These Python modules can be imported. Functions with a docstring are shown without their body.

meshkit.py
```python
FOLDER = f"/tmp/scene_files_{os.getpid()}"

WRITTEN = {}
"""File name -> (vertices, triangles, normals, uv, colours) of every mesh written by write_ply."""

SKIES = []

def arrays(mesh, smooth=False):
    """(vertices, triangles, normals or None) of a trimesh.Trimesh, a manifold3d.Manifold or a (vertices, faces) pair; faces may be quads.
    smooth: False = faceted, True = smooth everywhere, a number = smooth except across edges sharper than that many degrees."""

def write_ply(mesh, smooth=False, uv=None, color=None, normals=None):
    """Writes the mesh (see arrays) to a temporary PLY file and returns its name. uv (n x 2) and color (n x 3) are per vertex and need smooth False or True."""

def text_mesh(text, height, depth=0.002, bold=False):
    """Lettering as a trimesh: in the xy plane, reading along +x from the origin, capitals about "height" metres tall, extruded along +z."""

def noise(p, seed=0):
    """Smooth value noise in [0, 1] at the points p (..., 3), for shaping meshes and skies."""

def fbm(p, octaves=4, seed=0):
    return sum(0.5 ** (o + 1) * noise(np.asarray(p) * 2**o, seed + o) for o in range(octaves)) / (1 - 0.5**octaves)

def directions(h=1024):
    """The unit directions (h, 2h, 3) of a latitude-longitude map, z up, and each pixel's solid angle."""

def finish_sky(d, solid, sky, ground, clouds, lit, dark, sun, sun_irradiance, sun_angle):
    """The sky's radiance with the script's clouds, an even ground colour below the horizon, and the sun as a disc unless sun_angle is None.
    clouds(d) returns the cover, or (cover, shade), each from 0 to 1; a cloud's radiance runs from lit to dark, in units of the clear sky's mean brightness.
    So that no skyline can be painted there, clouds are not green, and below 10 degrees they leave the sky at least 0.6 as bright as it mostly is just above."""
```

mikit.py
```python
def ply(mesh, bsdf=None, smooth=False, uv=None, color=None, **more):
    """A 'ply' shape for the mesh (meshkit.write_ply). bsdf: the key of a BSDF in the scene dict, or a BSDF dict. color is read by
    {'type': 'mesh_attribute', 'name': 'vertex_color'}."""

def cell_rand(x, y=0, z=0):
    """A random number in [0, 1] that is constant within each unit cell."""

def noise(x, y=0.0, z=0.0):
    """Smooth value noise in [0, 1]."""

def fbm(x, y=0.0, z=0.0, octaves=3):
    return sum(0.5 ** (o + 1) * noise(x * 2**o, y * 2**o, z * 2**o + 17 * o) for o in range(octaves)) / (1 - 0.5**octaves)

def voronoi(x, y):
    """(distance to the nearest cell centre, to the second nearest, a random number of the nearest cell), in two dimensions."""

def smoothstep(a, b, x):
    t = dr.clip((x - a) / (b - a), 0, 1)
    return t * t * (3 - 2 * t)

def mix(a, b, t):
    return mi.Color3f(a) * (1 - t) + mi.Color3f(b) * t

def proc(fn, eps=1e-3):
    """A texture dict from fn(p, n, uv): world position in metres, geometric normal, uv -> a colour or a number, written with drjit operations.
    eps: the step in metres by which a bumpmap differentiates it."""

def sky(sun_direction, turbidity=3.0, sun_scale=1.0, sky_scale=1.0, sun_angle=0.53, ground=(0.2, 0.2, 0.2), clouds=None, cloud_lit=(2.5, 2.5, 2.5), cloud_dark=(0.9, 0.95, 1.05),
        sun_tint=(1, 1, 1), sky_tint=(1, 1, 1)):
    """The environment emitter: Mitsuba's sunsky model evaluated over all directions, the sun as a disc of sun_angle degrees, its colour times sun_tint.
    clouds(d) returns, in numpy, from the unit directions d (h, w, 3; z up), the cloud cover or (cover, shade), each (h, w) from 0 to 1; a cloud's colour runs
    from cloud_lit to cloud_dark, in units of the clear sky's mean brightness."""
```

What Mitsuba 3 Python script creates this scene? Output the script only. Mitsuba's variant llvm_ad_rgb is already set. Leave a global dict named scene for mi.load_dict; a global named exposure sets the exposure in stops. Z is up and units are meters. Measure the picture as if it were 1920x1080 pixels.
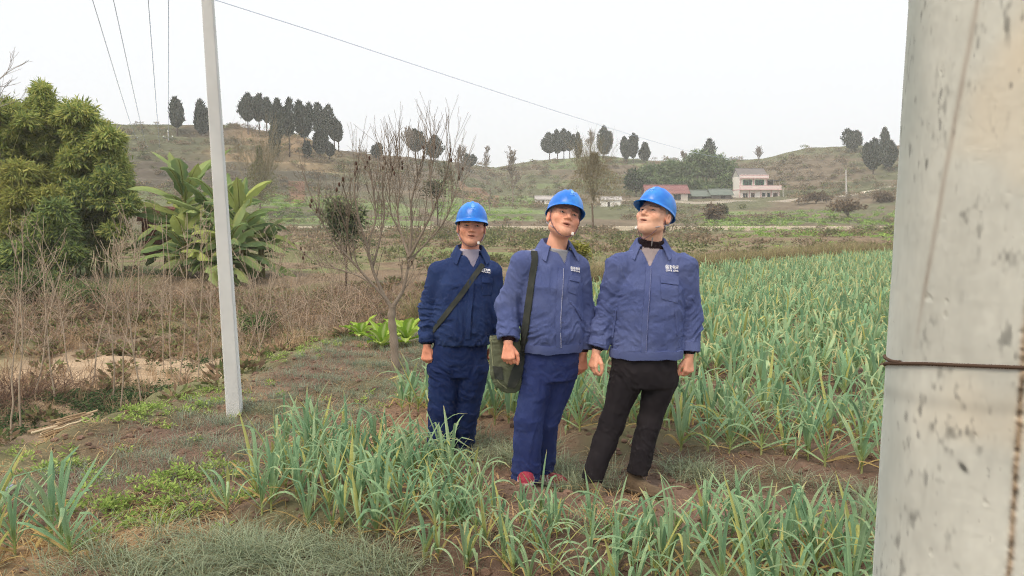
import math, numpy as np, trimesh, mitsuba as mi, drjit as dr, mikit, meshkit
from mikit import proc, fbm as kfbm, noise as knoise, smoothstep as kss, mix as kmix
from scipy.spatial import cKDTree
T = mi.ScalarTransform4f
scene, labels = {}, {}

# ---------------------------------------------------------------- camera, sky, exposure
CAM = np.array([0.0, 0.0, 1.6])
FOC, PITCH = 1500.0, math.radians(4.95)          # focal length in pixels of a 1920 wide picture
FWD = np.array([0, math.cos(PITCH), -math.sin(PITCH)])
UP = np.array([0, math.sin(PITCH), math.cos(PITCH)])
scene['camera'] = {'type': 'perspective', 'fov': math.degrees(2 * math.atan(960 / FOC)), 'fov_axis': 'x',
                   'near_clip': 0.05, 'far_clip': 6000.0,
                   'to_world': T().look_at(origin=CAM.tolist(), target=(CAM + FWD).tolist(), up=[0, 0, 1]),
                   'medium': {'type': 'ref', 'id': 'air'}}
exposure = 2.58
scene['sky'] = mikit.sky([-0.35, -0.45, 0.8], turbidity=3, sun_scale=0.28, sun_angle=30, clouds=lambda d: 1.0,
                         cloud_lit=(1.98, 2.04, 2.10), ground=(0.12, 0.11, 0.08))
scene['air'] = {'type': 'homogeneous', 'albedo': {'type': 'rgb', 'value': [0.95, 0.955, 0.96]}, 'sigma_t': 0.0009}

# ---------------------------------------------------------------- helpers
def P(px, py, depth):
    """the point seen at a pixel of the 1920x1080 picture, 'depth' metres ahead"""
    d = FWD + np.array([1, 0, 0]) * (px - 960) / FOC + UP * (540 - py) / FOC
    return CAM + d * depth / d[1]

def L(*c):
    """display colour 0..255 -> linear reflectance"""
    c = np.asarray(c[0] if len(c) == 1 else c, float) / 255
    return np.where(c <= 0.04045, c / 12.92, ((c + 0.055) / 1.055) ** 2.4)

def rng(seed): return np.random.default_rng(seed)

def unit(v):
    v = np.asarray(v, float)
    return v / (np.linalg.norm(v, axis=-1, keepdims=True) + 1e-12)

def ss(a, b, x):
    t = np.clip((np.asarray(x, float) - a) / (b - a), 0, 1)
    return t * t * (3 - 2 * t)

class MB:
    """collects vertices, triangles and vertex colours of one mesh"""
    def __init__(s): s.v, s.f, s.c, s.n = [], [], [], 0
    def add(s, v, f, c):
        v = np.asarray(v, float).reshape(-1, 3); f = np.asarray(f, int)
        if f.shape[1] == 4: f = np.vstack([f[:, [0, 1, 2]], f[:, [0, 2, 3]]])
        s.v.append(v); s.f.append(f + s.n); s.c.append(np.broadcast_to(c, (len(v), 3))); s.n += len(v)
    def mesh(s, m, c): s.add(m.vertices, m.faces, c)
    def box(s, lo, hi, c, bev=0.0):
        lo, hi = np.asarray(lo, float), np.asarray(hi, float)
        s.mesh(rbox(lo, hi, bev), c)
    def tube(s, pts, rad, c, sides=5, cap=True):
        p = np.asarray(pts, float); k = len(p)
        rad = np.broadcast_to(rad, (k,))
        t = unit(np.gradient(p, axis=0))
        ref = np.array([0.31, 0.21, 0.93]) if abs(t[0, 2]) < 0.8 else np.array([0.93, 0.3, 0.2])
        a = unit(np.cross(t, ref)); b = np.cross(t, a)
        an = np.arange(sides) * 2 * np.pi / sides
        v = p[:, None] + rad[:, None, None] * (np.cos(an)[None, :, None] * a[:, None] + np.sin(an)[None, :, None] * b[:, None])
        i, j = np.meshgrid(np.arange(k - 1), np.arange(sides), indexing='ij')
        q = np.stack([i * sides + j, i * sides + (j + 1) % sides, (i + 1) * sides + (j + 1) % sides, (i + 1) * sides + j], -1).reshape(-1, 4)
        c = np.asarray(c, float)
        s.add(v, q, np.repeat(c, sides, 0) if c.ndim == 2 else c)
        if cap and sides > 3:
            for e in (0, k - 1):
                vv = np.vstack([v[e], p[e]]); idx = np.arange(sides)
                ff = np.stack([idx, (idx + 1) % sides, np.full(sides, sides)], 1)
                s.add(vv, ff[:, ::-1] if e == 0 else ff, c[e] if c.ndim == 2 else c)
    def grid(s, V, c, flip=False):
        V = np.asarray(V, float); a, b = V.shape[:2]
        i, j = np.meshgrid(np.arange(a - 1), np.arange(b - 1), indexing='ij')
        q = np.stack([i * b + j, i * b + j + 1, (i + 1) * b + j + 1, (i + 1) * b + j], -1).reshape(-1, 4)
        if flip: q = q[:, ::-1]
        c = np.asarray(c, float)
        s.add(V.reshape(-1, 3), q, c.reshape(-1, 3) if c.ndim == 3 else c)
    def leaves(s, pos, d, side, length, width, col):
        """many diamond leaves: base, two sides, tip, slightly folded"""
        n = len(pos); length = np.broadcast_to(length, (n,))[:, None]; width = np.broadcast_to(width, (n,))[:, None]
        d = unit(d); side = unit(side - d * (side * d).sum(1, keepdims=True)); nn = np.cross(d, side)
        v = np.stack([pos, pos + d * length * 0.45 + side * width * 0.5 - nn * width * 0.1,
                      pos + d * length - nn * length * 0.08, pos + d * length * 0.45 - side * width * 0.5 - nn * width * 0.1], 1)
        f = (np.arange(n)[:, None, None] * 4 + np.array([[0, 1, 2], [0, 2, 3]])[None]).reshape(-1, 3)
        s.add(v.reshape(-1, 3), f, np.repeat(np.broadcast_to(col, (n, 3)), 4, 0))
    def get(s): return np.vstack(s.v), np.vstack(s.f), np.vstack(s.c)
    def shape(s, bsdf, smooth=False, **kw):
        v, f, c = s.get()
        if smooth is not True and smooth is not False:
            m = trimesh.graph.smooth_shade(trimesh.Trimesh(v, f, process=False), angle=np.radians(smooth), facet_minarea=None)
            c = c[cKDTree(v).query(m.vertices)[1]]; v, f = np.array(m.vertices), np.array(m.faces); smooth = True
        return mikit.ply((v, f), bsdf, smooth=smooth, color=np.clip(c, 0, 1), **kw)

def rbox(lo, hi, bev=0.0):
    lo, hi = np.minimum(lo, hi), np.maximum(lo, hi)
    if bev <= 0: return trimesh.creation.box(bounds=[lo, hi])
    e = np.minimum(bev, (hi - lo) * 0.45)
    pts = []
    for k in range(8):
        sx, sy, sz = [(k >> i) & 1 for i in range(3)]
        c = np.where([sx, sy, sz], hi, lo); s_ = np.where([sx, sy, sz], -1, 1)
        for ax in range(3):
            q = c + s_ * e; q[ax] = c[ax]; pts.append(q)
    return trimesh.convex.convex_hull(np.array(pts))

def numbered(name):
    if name not in USED: USED[name] = 0; return name
    USED[name] += 1
    return f'{name}_{USED[name]:03d}'
USED = {}
def thing(name, label, cat, group=None, kind=None):
    k = numbered(name); d = {'label': label, 'category': cat}
    if group: d['group'] = group
    if kind: d['kind'] = kind
    labels[k] = d
    return k
def part(parent, name, shape, label=None):
    k = numbered(parent + '__' + name); scene[k] = shape
    if label: labels[k] = {'label': label}
    return k
def structure(name, shape):
    k = numbered(name); scene[k] = shape; labels[k] = {'kind': 'structure'}; return k

def rotz(v, a):
    v = np.asarray(v, float); c, s = np.cos(a), np.sin(a)
    return np.stack([v[..., 0] * c - v[..., 1] * s, v[..., 0] * s + v[..., 1] * c, v[..., 2]], -1)

# ---------------------------------------------------------------- materials
VC = {'type': 'mesh_attribute', 'name': 'vertex_color'}
def two(b): return {'type': 'twosided', 'bsdf': b}
def prin(col, rough=0.8, spec=0.3, **k):
    return {'type': 'principled', 'base_color': col if isinstance(col, dict) else {'type': 'rgb', 'value': list(map(float, col))}, 'roughness': rough, 'specular': spec, **k}
scene['matte'] = two(prin(VC, 0.9, 0.2))
scene['gloss'] = two(prin(VC, 0.45, 0.4))
scene['leaf'] = {'type': 'principledthin', 'base_color': VC, 'roughness': 0.55, 'diff_trans': 0.7, 'eta': 1.35}
scene['bark'] = two(prin(VC, 0.95, 0.15))

# ---------------------------------------------------------------- terrain
PLATEAU = np.array([(-4.6, -30), (-3.6, 3), (-3.07, 4.8), (-2.7, 7.5), (-2.4, 10.2), (-1.2, 11.6), (0.5, 12.3), (1.1, 16.8), (4.4, 22), (15.5, 34), (40, 48), (90, 48), (90, -30)], float)
FIELD = np.array([(-0.95, 6.3), (-0.6, 8.0), (1.35, 16.4), (4.6, 21.5), (15.2, 32.5), (40, 45), (40, 0), (0, 0)], float)
def poly_dist(x, y, poly):
    """signed distance to a polygon, negative inside"""
    d = np.full(np.shape(x), 1e9); inside = np.zeros(np.shape(x), bool)
    for a, b in zip(poly, np.roll(poly, -1, 0)):
        ab = b - a; t = np.clip(((x - a[0]) * ab[0] + (y - a[1]) * ab[1]) / (ab @ ab), 0, 1)
        d = np.minimum(d, np.hypot(x - a[0] - t * ab[0], y - a[1] - t * ab[1]))
        c = ((a[1] > y) != (b[1] > y)) & (x < (b[0] - a[0]) * (y - a[1]) / (b[1] - a[1] + 1e-12) + a[0])
        inside ^= c
    return np.where(inside, -d, d)
def n2(x, y, sc, seed=0, oct=3): return meshkit.fbm(np.stack([x / sc, y / sc, np.full(np.shape(x), 0.5 + seed * 3.7)], -1), oct, seed)
BED = math.radians(-27)
def bed(x, y): return x * math.cos(BED) + y * math.sin(BED), -x * math.sin(BED) + y * math.cos(BED)
def unbed(s, t): return s * math.cos(BED) - t * math.sin(BED), s * math.sin(BED) + t * math.cos(BED)
RX = [-900, 0, 180, 440, 560, 640, 740, 850, 930, 1000, 1130, 1200, 1300, 1420, 1460, 1500, 1600, 1700, 2000, 2800]
RY = [262, 258, 250, 245, 257, 284, 293, 303, 314, 301, 292, 301, 307, 303, 294, 286, 283, 288, 292, 300]
RD = [210, 210, 210, 210, 210, 212, 222, 260, 310, 300, 290, 290, 300, 300, 300, 300, 300, 300, 300, 300]
RM = [352, 352, 352, 352, 354, 356, 364, 371, 375, 376, 377, 378, 379, 379, 378, 377, 375, 374, 372, 372]
R0 = 110.0
def ridge(x, y):
    az = np.clip(np.arctan2(x, np.maximum(y, 1e-6)), -1.05, 1.05); az = np.where(y <= 0, np.sign(x) * 1.05, az)
    px = 960 + FOC * np.tan(az) * np.cos(PITCH)
    return px, np.interp(px, RX, RY), np.interp(px, RX, RD), np.interp(px, RX, RM)
def elev(py): return np.tan(np.arctan((540 - py) / FOC) - PITCH)
def base_z(x, y):
    """height without clods"""
    x, y = np.asarray(x, float), np.asarray(y, float)
    r = np.hypot(x, y)
    yy = np.maximum(y, 0) * 0.6 + r * 0.4
    d = poly_dist(x, y, PLATEAU)
    zv = np.interp(yy, [0, 10, 16, 28, 60, 110], [-0.95, -0.95, -0.85, -0.35, -0.2, 0.15])
    zv = zv + (n2(x, y, 9, 5) - 0.5) * 0.9 * ss(12, 22, r)
    st = 0.42; fr = zv / st - np.floor(zv / st); zt = (np.floor(zv / st) + ss(0.72, 1, fr)) * st
    zv = zv + (zt - zv) * ss(14, 24, r)
    z = zv * ss(0.0, 2.6, d)
    # hills
    px, ry, rd, rm = ridge(x, y)
    f = np.clip((r - R0) / (rd - R0), 0, 1.0)
    ev = np.where(f < 0.45, elev(432) + (elev(rm) - elev(432)) * (f / 0.45), elev(rm) + (elev(ry) - elev(rm)) * ((f - 0.45) / 0.55))
    zh = CAM[2] + np.minimum(r, rd) * ev
    w = (n2(x, y, 38, 8, 2) - 0.5) * 2.6
    st = np.where(zh > 7, 2.3, 0.9); q = (zh + w) / st; fr = q - np.floor(q)
    zt = (np.floor(q) + ss(0.62, 1, fr)) * st - w
    zh2 = zh + (zt - zh) * ss(0, 0.1, f) * ss(1.0, 0.93, f) * 0.85
    beyond = np.clip((r - rd) / 500, 0, 1)
    zh2 = np.where(r > rd, zh * (1 - beyond) - 6 * beyond, zh2) + (n2(x, y, 5, 3, 2) - 0.5) * 0.9 * ss(R0, R0 + 30, r)
    z = np.where(r > R0, zh2, z)
    return z
def soil_rows(x, y):
    """low earthen beds: height, and how bare/dry the soil is"""
    s, t = bed(x, y)
    prof = np.interp(t, [0, 2.6, 2.95, 3.1, 4.0, 4.2, 4.35, 4.7, 4.85, 5.05, 6.35, 6.6, 6.8, 7.2, 7.4], [0, 0, 0, 0.09, 0.09, 0.01, 0, 0, 0.02, 0.10, 0.10, 0.02, 0, 0, 0.07])
    far = 0.05 * ss(0.15, 0.35, np.abs(((t - 7.3) / 1.9) % 1.0 - 0.5) * -1 + 0.5)
    return np.where(t < 7.4, prof, far + 0.02)
def field_mask(x, y): return ss(0.35, -0.35, poly_dist(x, y, FIELD) + (n2(x, y, 1.2, 4, 2) - 0.5) * 0.5)
def bed1_mask(x, y):
    s, t = bed(x, y)
    return ss(-0.2, 0.2, s + 3.15 + (t - 3) * 0.55) * ss(2.85, 3.0, t) * ss(4.2, 4.05, t)
def ground_z(x, y):
    x, y = np.asarray(x, float), np.asarray(y, float)
    z = base_z(x, y)
    r = np.hypot(x, y); near = ss(45, 20, r)
    s, t = bed(x, y)
    fm = np.maximum(field_mask(x, y), bed1_mask(x, y) * (t < 4.3))
    on = ss(0.3, -0.3, poly_dist(x, y, PLATEAU))
    z = z + soil_rows(x, y) * fm * near
    rows = (0.5 + 0.5 * np.sin(t * 2 * np.pi / 0.42)) * 0.035 * on * (1 - fm)
    cl = (n2(x, y, 0.34, 1, 3) - 0.5) * 0.10 + np.abs(n2(x, y, 0.11, 2, 2) - 0.5) * 0.06 + (n2(x, y, 0.04, 6, 1) - 0.5) * 0.016
    z = z + near * (on * (cl + rows) + (1 - on) * ((n2(x, y, 0.7, 9, 3) - 0.5) * 0.35 + cl * 0.7))
    # spoil heap with sticks, and the lump at the foot of the small pole
    z = z + 0.13 * np.exp(-(((x + 3.2) / 0.34) ** 2 + ((y - 5.7) / 0.42) ** 2))
    z = z + 0.10 * np.exp(-(((x + 2.0) / 0.22) ** 2 + ((y - 6.55) / 0.2) ** 2))
    return z
def ground_col(x, y, z):
    r = np.hypot(x, y); s, t = bed(x, y)
    a, b, c = n2(x, y, 0.5, 11, 4), n2(x, y, 2.2, 12, 3), n2(x, y, 0.09, 13, 2)
    soil = L(106, 88, 77) * (0.62 + 0.8 * a)[..., None] * (0.75 + 0.5 * c)[..., None]
    pale = L(150, 122, 100) * (0.8 + 0.4 * c)[..., None]
    soil = soil + (pale - soil) * (0.75 * ss(0.52, 0.72, b))[..., None]
    mossy = L(96, 104, 74)
    soil = soil + (mossy - soil) * (0.55 * ss(0.5, 0.66, n2(x, y, 0.8, 14, 3)))[..., None]
    dry = L(168, 138, 108) * (0.75 + 0.5 * a)[..., None]
    straw = np.maximum(np.exp(-(((x + 2.05) / 0.5) ** 2 + ((y - 3.75) / 0.28) ** 2)), 0.8 * np.exp(-(((x + 1.05) / 0.5) ** 2 + ((y - 5.6) / 0.3) ** 2)))
    soil = soil + (dry - soil) * np.clip(straw * 1.1, 0, 0.9)[..., None]
    # beyond the edge: dead grass, litter, low green
    brown = L(116, 102, 86) * (0.6 + 0.8 * a)[..., None]
    olive = L(106, 106, 78) * (0.65 + 0.7 * a)[..., None]
    out = brown + (olive - brown) * ss(0.45, 0.6, n2(x, y, 3.5, 15, 3))[..., None]
    floor = np.exp(-(((x + 6.3) / 2.6) ** 4 + ((y - 12.2) / 2.4) ** 4)) 
    tan = L(170, 150, 126) * (0.75 + 0.5 * a)[..., None]
    out = out + (tan * (0.7 + 0.6 * n2(x, y, 0.25, 27, 3))[..., None] - out) * np.clip(floor * 1.2, 0, 0.92)[..., None]
    stripe = ss(0.6, 0.75, n2(x * 0.25, y, 4.0, 16, 2)) * ss(18, 30, r)
    out = out + (L(114, 128, 82) - out) * (0.8 * stripe)[..., None]
    strip = ss(1.2, 0.2, np.abs(poly_dist(x, y, PLATEAU) - 2.2)) * ss(20, 26, r) * (x > 4)
    out = out + (tan * 0.9 - out) * (0.8 * strip)[..., None]
    px, ry, rd, rm = ridge(x, y)
    ev_y = 540 - FOC * np.tan(np.arctan((z - CAM[2]) / np.maximum(r, 1)) + PITCH)
    pj = px + (n2(x, y, 18, 26, 3) - 0.5) * 160
    grn = ((pj > 1330) & (r > 95) & (r < 175)) * ss(0.46, 0.52, n2(x * 0.35, y, 13, 17, 2)) + ((pj > 820) & (pj < 1010) & (r > 135) & (r < 215)) * ss(0.4, 0.5, n2(x * 0.4, y, 12, 18, 2)) \
        + ((pj < 800) & (pj > 470) & (((r > 137) & (r < 148)) | ((r > 119) & (r < 126)))) * ss(0.36, 0.44, n2(x * 0.22, y, 15, 19, 2)) + 0.35 * ((pj < 470) & (r > 118) & (r < 150)) * ss(0.45, 0.55, n2(x * 0.22, y, 12, 19, 2)) + ((pj > 1020) & (pj < 1200) & (r > 230)) * 0.7 * ss(0.5, 0.56, n2(x * 0.3, y, 14, 20, 2))
    hb = L(108, 98, 84) * (0.75 + 0.5 * n2(x, y, 3, 21, 3))[..., None]
    ho = L(96, 98, 76) * (0.75 + 0.5 * n2(x, y, 3, 22, 3))[..., None]
    hill = hb + (ho - hb) * ss(0.42, 0.58, n2(x, y, 22, 23, 3))[..., None]
    crest = ss(0.62, 0.72, (r - R0) / (rd - R0)) * ss(700, 560, px)
    hill = hill + (L(160, 136, 108) * (0.8 + 0.4 * a)[..., None] - hill) * (0.75 * crest * ss(0.42, 0.55, n2(x * 0.4, y, 16, 24, 2)))[..., None]
    plough = ((pj < 330) & (crest > 0.2)) * 0.5 * (0.5 + 0.5 * np.sin((x * 0.8 + y) * 3.2))
    hill = hill * (1 - 0.25 * plough)[..., None]
    hill = hill + (L(112, 128, 86) * (0.8 + 0.4 * a)[..., None] - hill) * np.clip(grn * 0.85, 0, 0.9)[..., None]
    dark = ss(150, 158, r) * ss(182, 174, r) * ss(720, 600, pj); hill = hill + (L(88, 82, 74) * (0.8 + 0.4 * a)[..., None] - hill) * (0.75 * dark)[..., None]
    maroon = ((px > 860) & (px < 935) & (r > 185) & (r < 225)) + ((px > 545) & (px < 575) & (r > 140) & (r < 165))
    hill = hill + (L(130, 98, 84) - hill) * (0.7 * maroon)[..., None]
    out = out + (hill - out) * ss(85, R0, r)[..., None]
    on = ss(0.5, -0.5, poly_dist(x, y, PLATEAU) + (b - 0.5) * 1.2)
    return np.clip(out + (soil - out) * on[..., None], 0.01, 0.9)

def build_terrain():
    az = np.concatenate([np.radians(np.arange(-37, 37.01, 0.15)), np.radians(np.arange(40, 321, 8.0))])
    r1 = np.concatenate([[0.02, 0.5, 1.2, 2.0], np.geomspace(2.6, R0, 420)])
    r2 = np.concatenate([np.geomspace(R0, 345, 230), [360, 400, 460, 550, 700, 1000, 1500]])
    for name, rr in (('ground', r1), ('hills', r2)):
        A, R = np.meshgrid(np.append(az, az[0] + 2 * np.pi), rr, indexing='ij')
        x, y = R * np.sin(A), R * np.cos(A)
        x[-1], y[-1] = x[0], y[0]
        z = ground_z(x, y)
        if name == 'hills': z[:, 0] = ground_z(R0 * 0.99999 * np.sin(A[:, 0]), R0 * 0.99999 * np.cos(A[:, 0]))
        m = MB(); m.grid(np.stack([x, y, z], -1), ground_col(x, y, z), flip=True)
        structure(name, m.shape('earth', smooth=True))
scene['earth'] = two({'type': 'bumpmap', 'arbitrary': proc(lambda p, n, uv: kfbm(p.x * 30, p.y * 30, p.z * 30, 3), eps=4e-3), 'scale': 0.02, 'bsdf': prin(VC, 0.95, 0.15)})
build_terrain()
# ---------------------------------------------------------------- solid modelling with distance fields
def smin(a, b, k):
    h = np.clip(0.5 + 0.5 * (b - a) / k, 0, 1)
    return b + (a - b) * h - k * h * (1 - h)
def smax(a, b, k): return -smin(-a, -b, k)
def cone(p, a, b, r0, r1):
    a, b = np.asarray(a, float), np.asarray(b, float); ab = b - a
    t = np.clip(((p - a) @ ab) / (ab @ ab), 0, 1)
    return np.linalg.norm(p - a - t[:, None] * ab, axis=1) - (r0 + (r1 - r0) * t)
def ball(p, c, r):
    r = np.broadcast_to(r, (3,)); q = (p - np.asarray(c)) / r
    k = np.linalg.norm(q, axis=1); g = np.linalg.norm(q / r, axis=1) + 1e-9
    return k * (k - 1) / g
def loft(p, yaw, secs, pw=2.3):
    """stack of flattened ovals: rows of (z, cx, cy, rx, ry)"""
    s = np.array(sorted(secs)); z = p[:, 2]
    cx, cy, rx, ry = (np.interp(z, s[:, 0], s[:, k]) for k in (1, 2, 3, 4))
    c, sn = math.cos(yaw), math.sin(yaw); x, y = p[:, 0] - cx, p[:, 1] - cy
    u, v = np.abs(x * c + y * sn) / rx, np.abs(-x * sn + y * c) / ry
    k = (u ** pw + v ** pw) ** (1 / pw)
    return np.maximum((k - 1) * np.minimum(rx, ry), np.maximum(s[0, 0] - z, z - s[-1, 0]))
def axis(lo, hi, h, fine=()):
    """coordinates with step h, finer inside the given (lo, hi, step) ranges; 4k+1 of them"""
    out, x = [lo], lo
    while x < hi:
        st = h
        for a, b, s in fine:
            if a <= x < b: st = s
        for _ in range(4): x += st; out.append(x)
    return np.array(out)
def surf(f, xs, ys, zs):
    """surface of f < 0 on a rectilinear grid (naive surface nets), evaluated only near the surface"""
    X = np.stack(np.meshgrid(xs[::4], ys[::4], zs[::4], indexing='ij'), -1)
    d = f(X.reshape(-1, 3)).reshape(X.shape[:3])
    for ax in range(3):
        n = d.shape[ax]; i = np.arange(4 * (n - 1) + 1); k = np.minimum(i // 4, n - 2); w = (i - 4 * k) / 4.0
        sh = [1, 1, 1]; sh[ax] = -1; w = w.reshape(sh)
        d = np.take(d, k, ax) * (1 - w) + np.take(d, k + 1, ax) * w
    step = max(np.diff(xs).max(), np.diff(ys).max(), np.diff(zs).max())
    I = np.nonzero(np.abs(d) < step * 5)
    d[I] = f(np.stack([xs[I[0]], ys[I[1]], zs[I[2]]], -1))
    ins = d < 0
    cnt = sum(ins[a:ins.shape[0] - 1 + a, b:ins.shape[1] - 1 + b, c:ins.shape[2] - 1 + c].astype(np.int8) for a in (0, 1) for b in (0, 1) for c in (0, 1))
    cells = np.nonzero((cnt > 0) & (cnt < 8)); n = len(cells[0])
    idx = np.full(cnt.shape, -1, np.int64); idx[cells] = np.arange(n)
    acc, num = np.zeros((n, 3)), np.zeros(n); co = (xs, ys, zs)
    for ax in range(3):
        o = [k for k in range(3) if k != ax]
        for u in (0, 1):
            for v in (0, 1):
                A = [c.copy() for c in cells]; A[o[0]] = A[o[0]] + u; A[o[1]] = A[o[1]] + v
                B = [c.copy() for c in A]; B[ax] = B[ax] + 1
                da, db = d[tuple(A)], d[tuple(B)]; m = (da < 0) != (db < 0)
                t = np.where(m, da / np.where(m, da - db, 1), 0)
                q = np.stack([co[k][A[k]] for k in range(3)], -1)
                q[:, ax] += t * (co[ax][B[ax]] - co[ax][A[ax]])
                acc += q * m[:, None]; num += m
    V = acc / num[:, None]; F = []
    for ax in range(3):
        o0, o1 = (ax + 1) % 3, (ax + 2) % 3
        sl = [slice(None)] * 3; sl2 = [slice(None)] * 3
        sl[ax] = slice(0, -1); sl2[ax] = slice(1, None)
        ch = ins[tuple(sl)] != ins[tuple(sl2)]
        E = [e for e in np.nonzero(ch)]
        ok = (E[o0] > 0) & (E[o1] > 0) & (E[o0] < d.shape[o0] - 1) & (E[o1] < d.shape[o1] - 1)
        E = [e[ok] for e in E]
        pos = ins[tuple(sl)][tuple(E)]
        def at(a, b):
            c = [e.copy() for e in E]; c[o0] -= a; c[o1] -= b; return idx[tuple(c)]
        q = np.stack([at(1, 1), at(0, 1), at(0, 0), at(1, 0)], -1)
        q = np.where(pos[:, None], q, q[:, ::-1]); F.append(q)
    F = np.vstack(F)
    return V, np.vstack([F[:, [0, 1, 2]], F[:, [0, 2, 3]]])
def vnormals(V, F):
    n = np.zeros_like(V); fn = np.cross(V[F[:, 1]] - V[F[:, 0]], V[F[:, 2]] - V[F[:, 0]])
    for k in range(3): np.add.at(n, F[:, k], fn)
    return unit(n)
def relax(V, F, it=2, lam=0.5):
    a = np.vstack([F[:, [0, 1]], F[:, [1, 2]], F[:, [2, 0]]]); a = np.vstack([a, a[:, ::-1]])
    deg = np.bincount(a[:, 0], minlength=len(V))[:, None]
    for _ in range(it):
        for l in (lam, -lam * 1.02):
            s = np.stack([np.bincount(a[:, 0], V[a[:, 1], k], len(V)) for k in range(3)], -1)
            V = V + l * (s / np.maximum(deg, 1) - V)
    return V
def rot(yaw, pitch, roll):
    """head frame (face to -y) -> world: pitch up, roll clockwise as seen by the viewer, yaw towards +x"""
    a, b, c = map(math.radians, (yaw, pitch, roll))
    Rx = np.array([[1, 0, 0], [0, math.cos(b), math.sin(b)], [0, -math.sin(b), math.cos(b)]])
    Ry = np.array([[math.cos(c), 0, math.sin(c)], [0, 1, 0], [-math.sin(c), 0, math.cos(c)]])
    Rz = np.array([[math.cos(a), -math.sin(a), 0], [math.sin(a), math.cos(a), 0], [0, 0, 1]])
    return Ry @ Rz @ Rx

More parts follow.
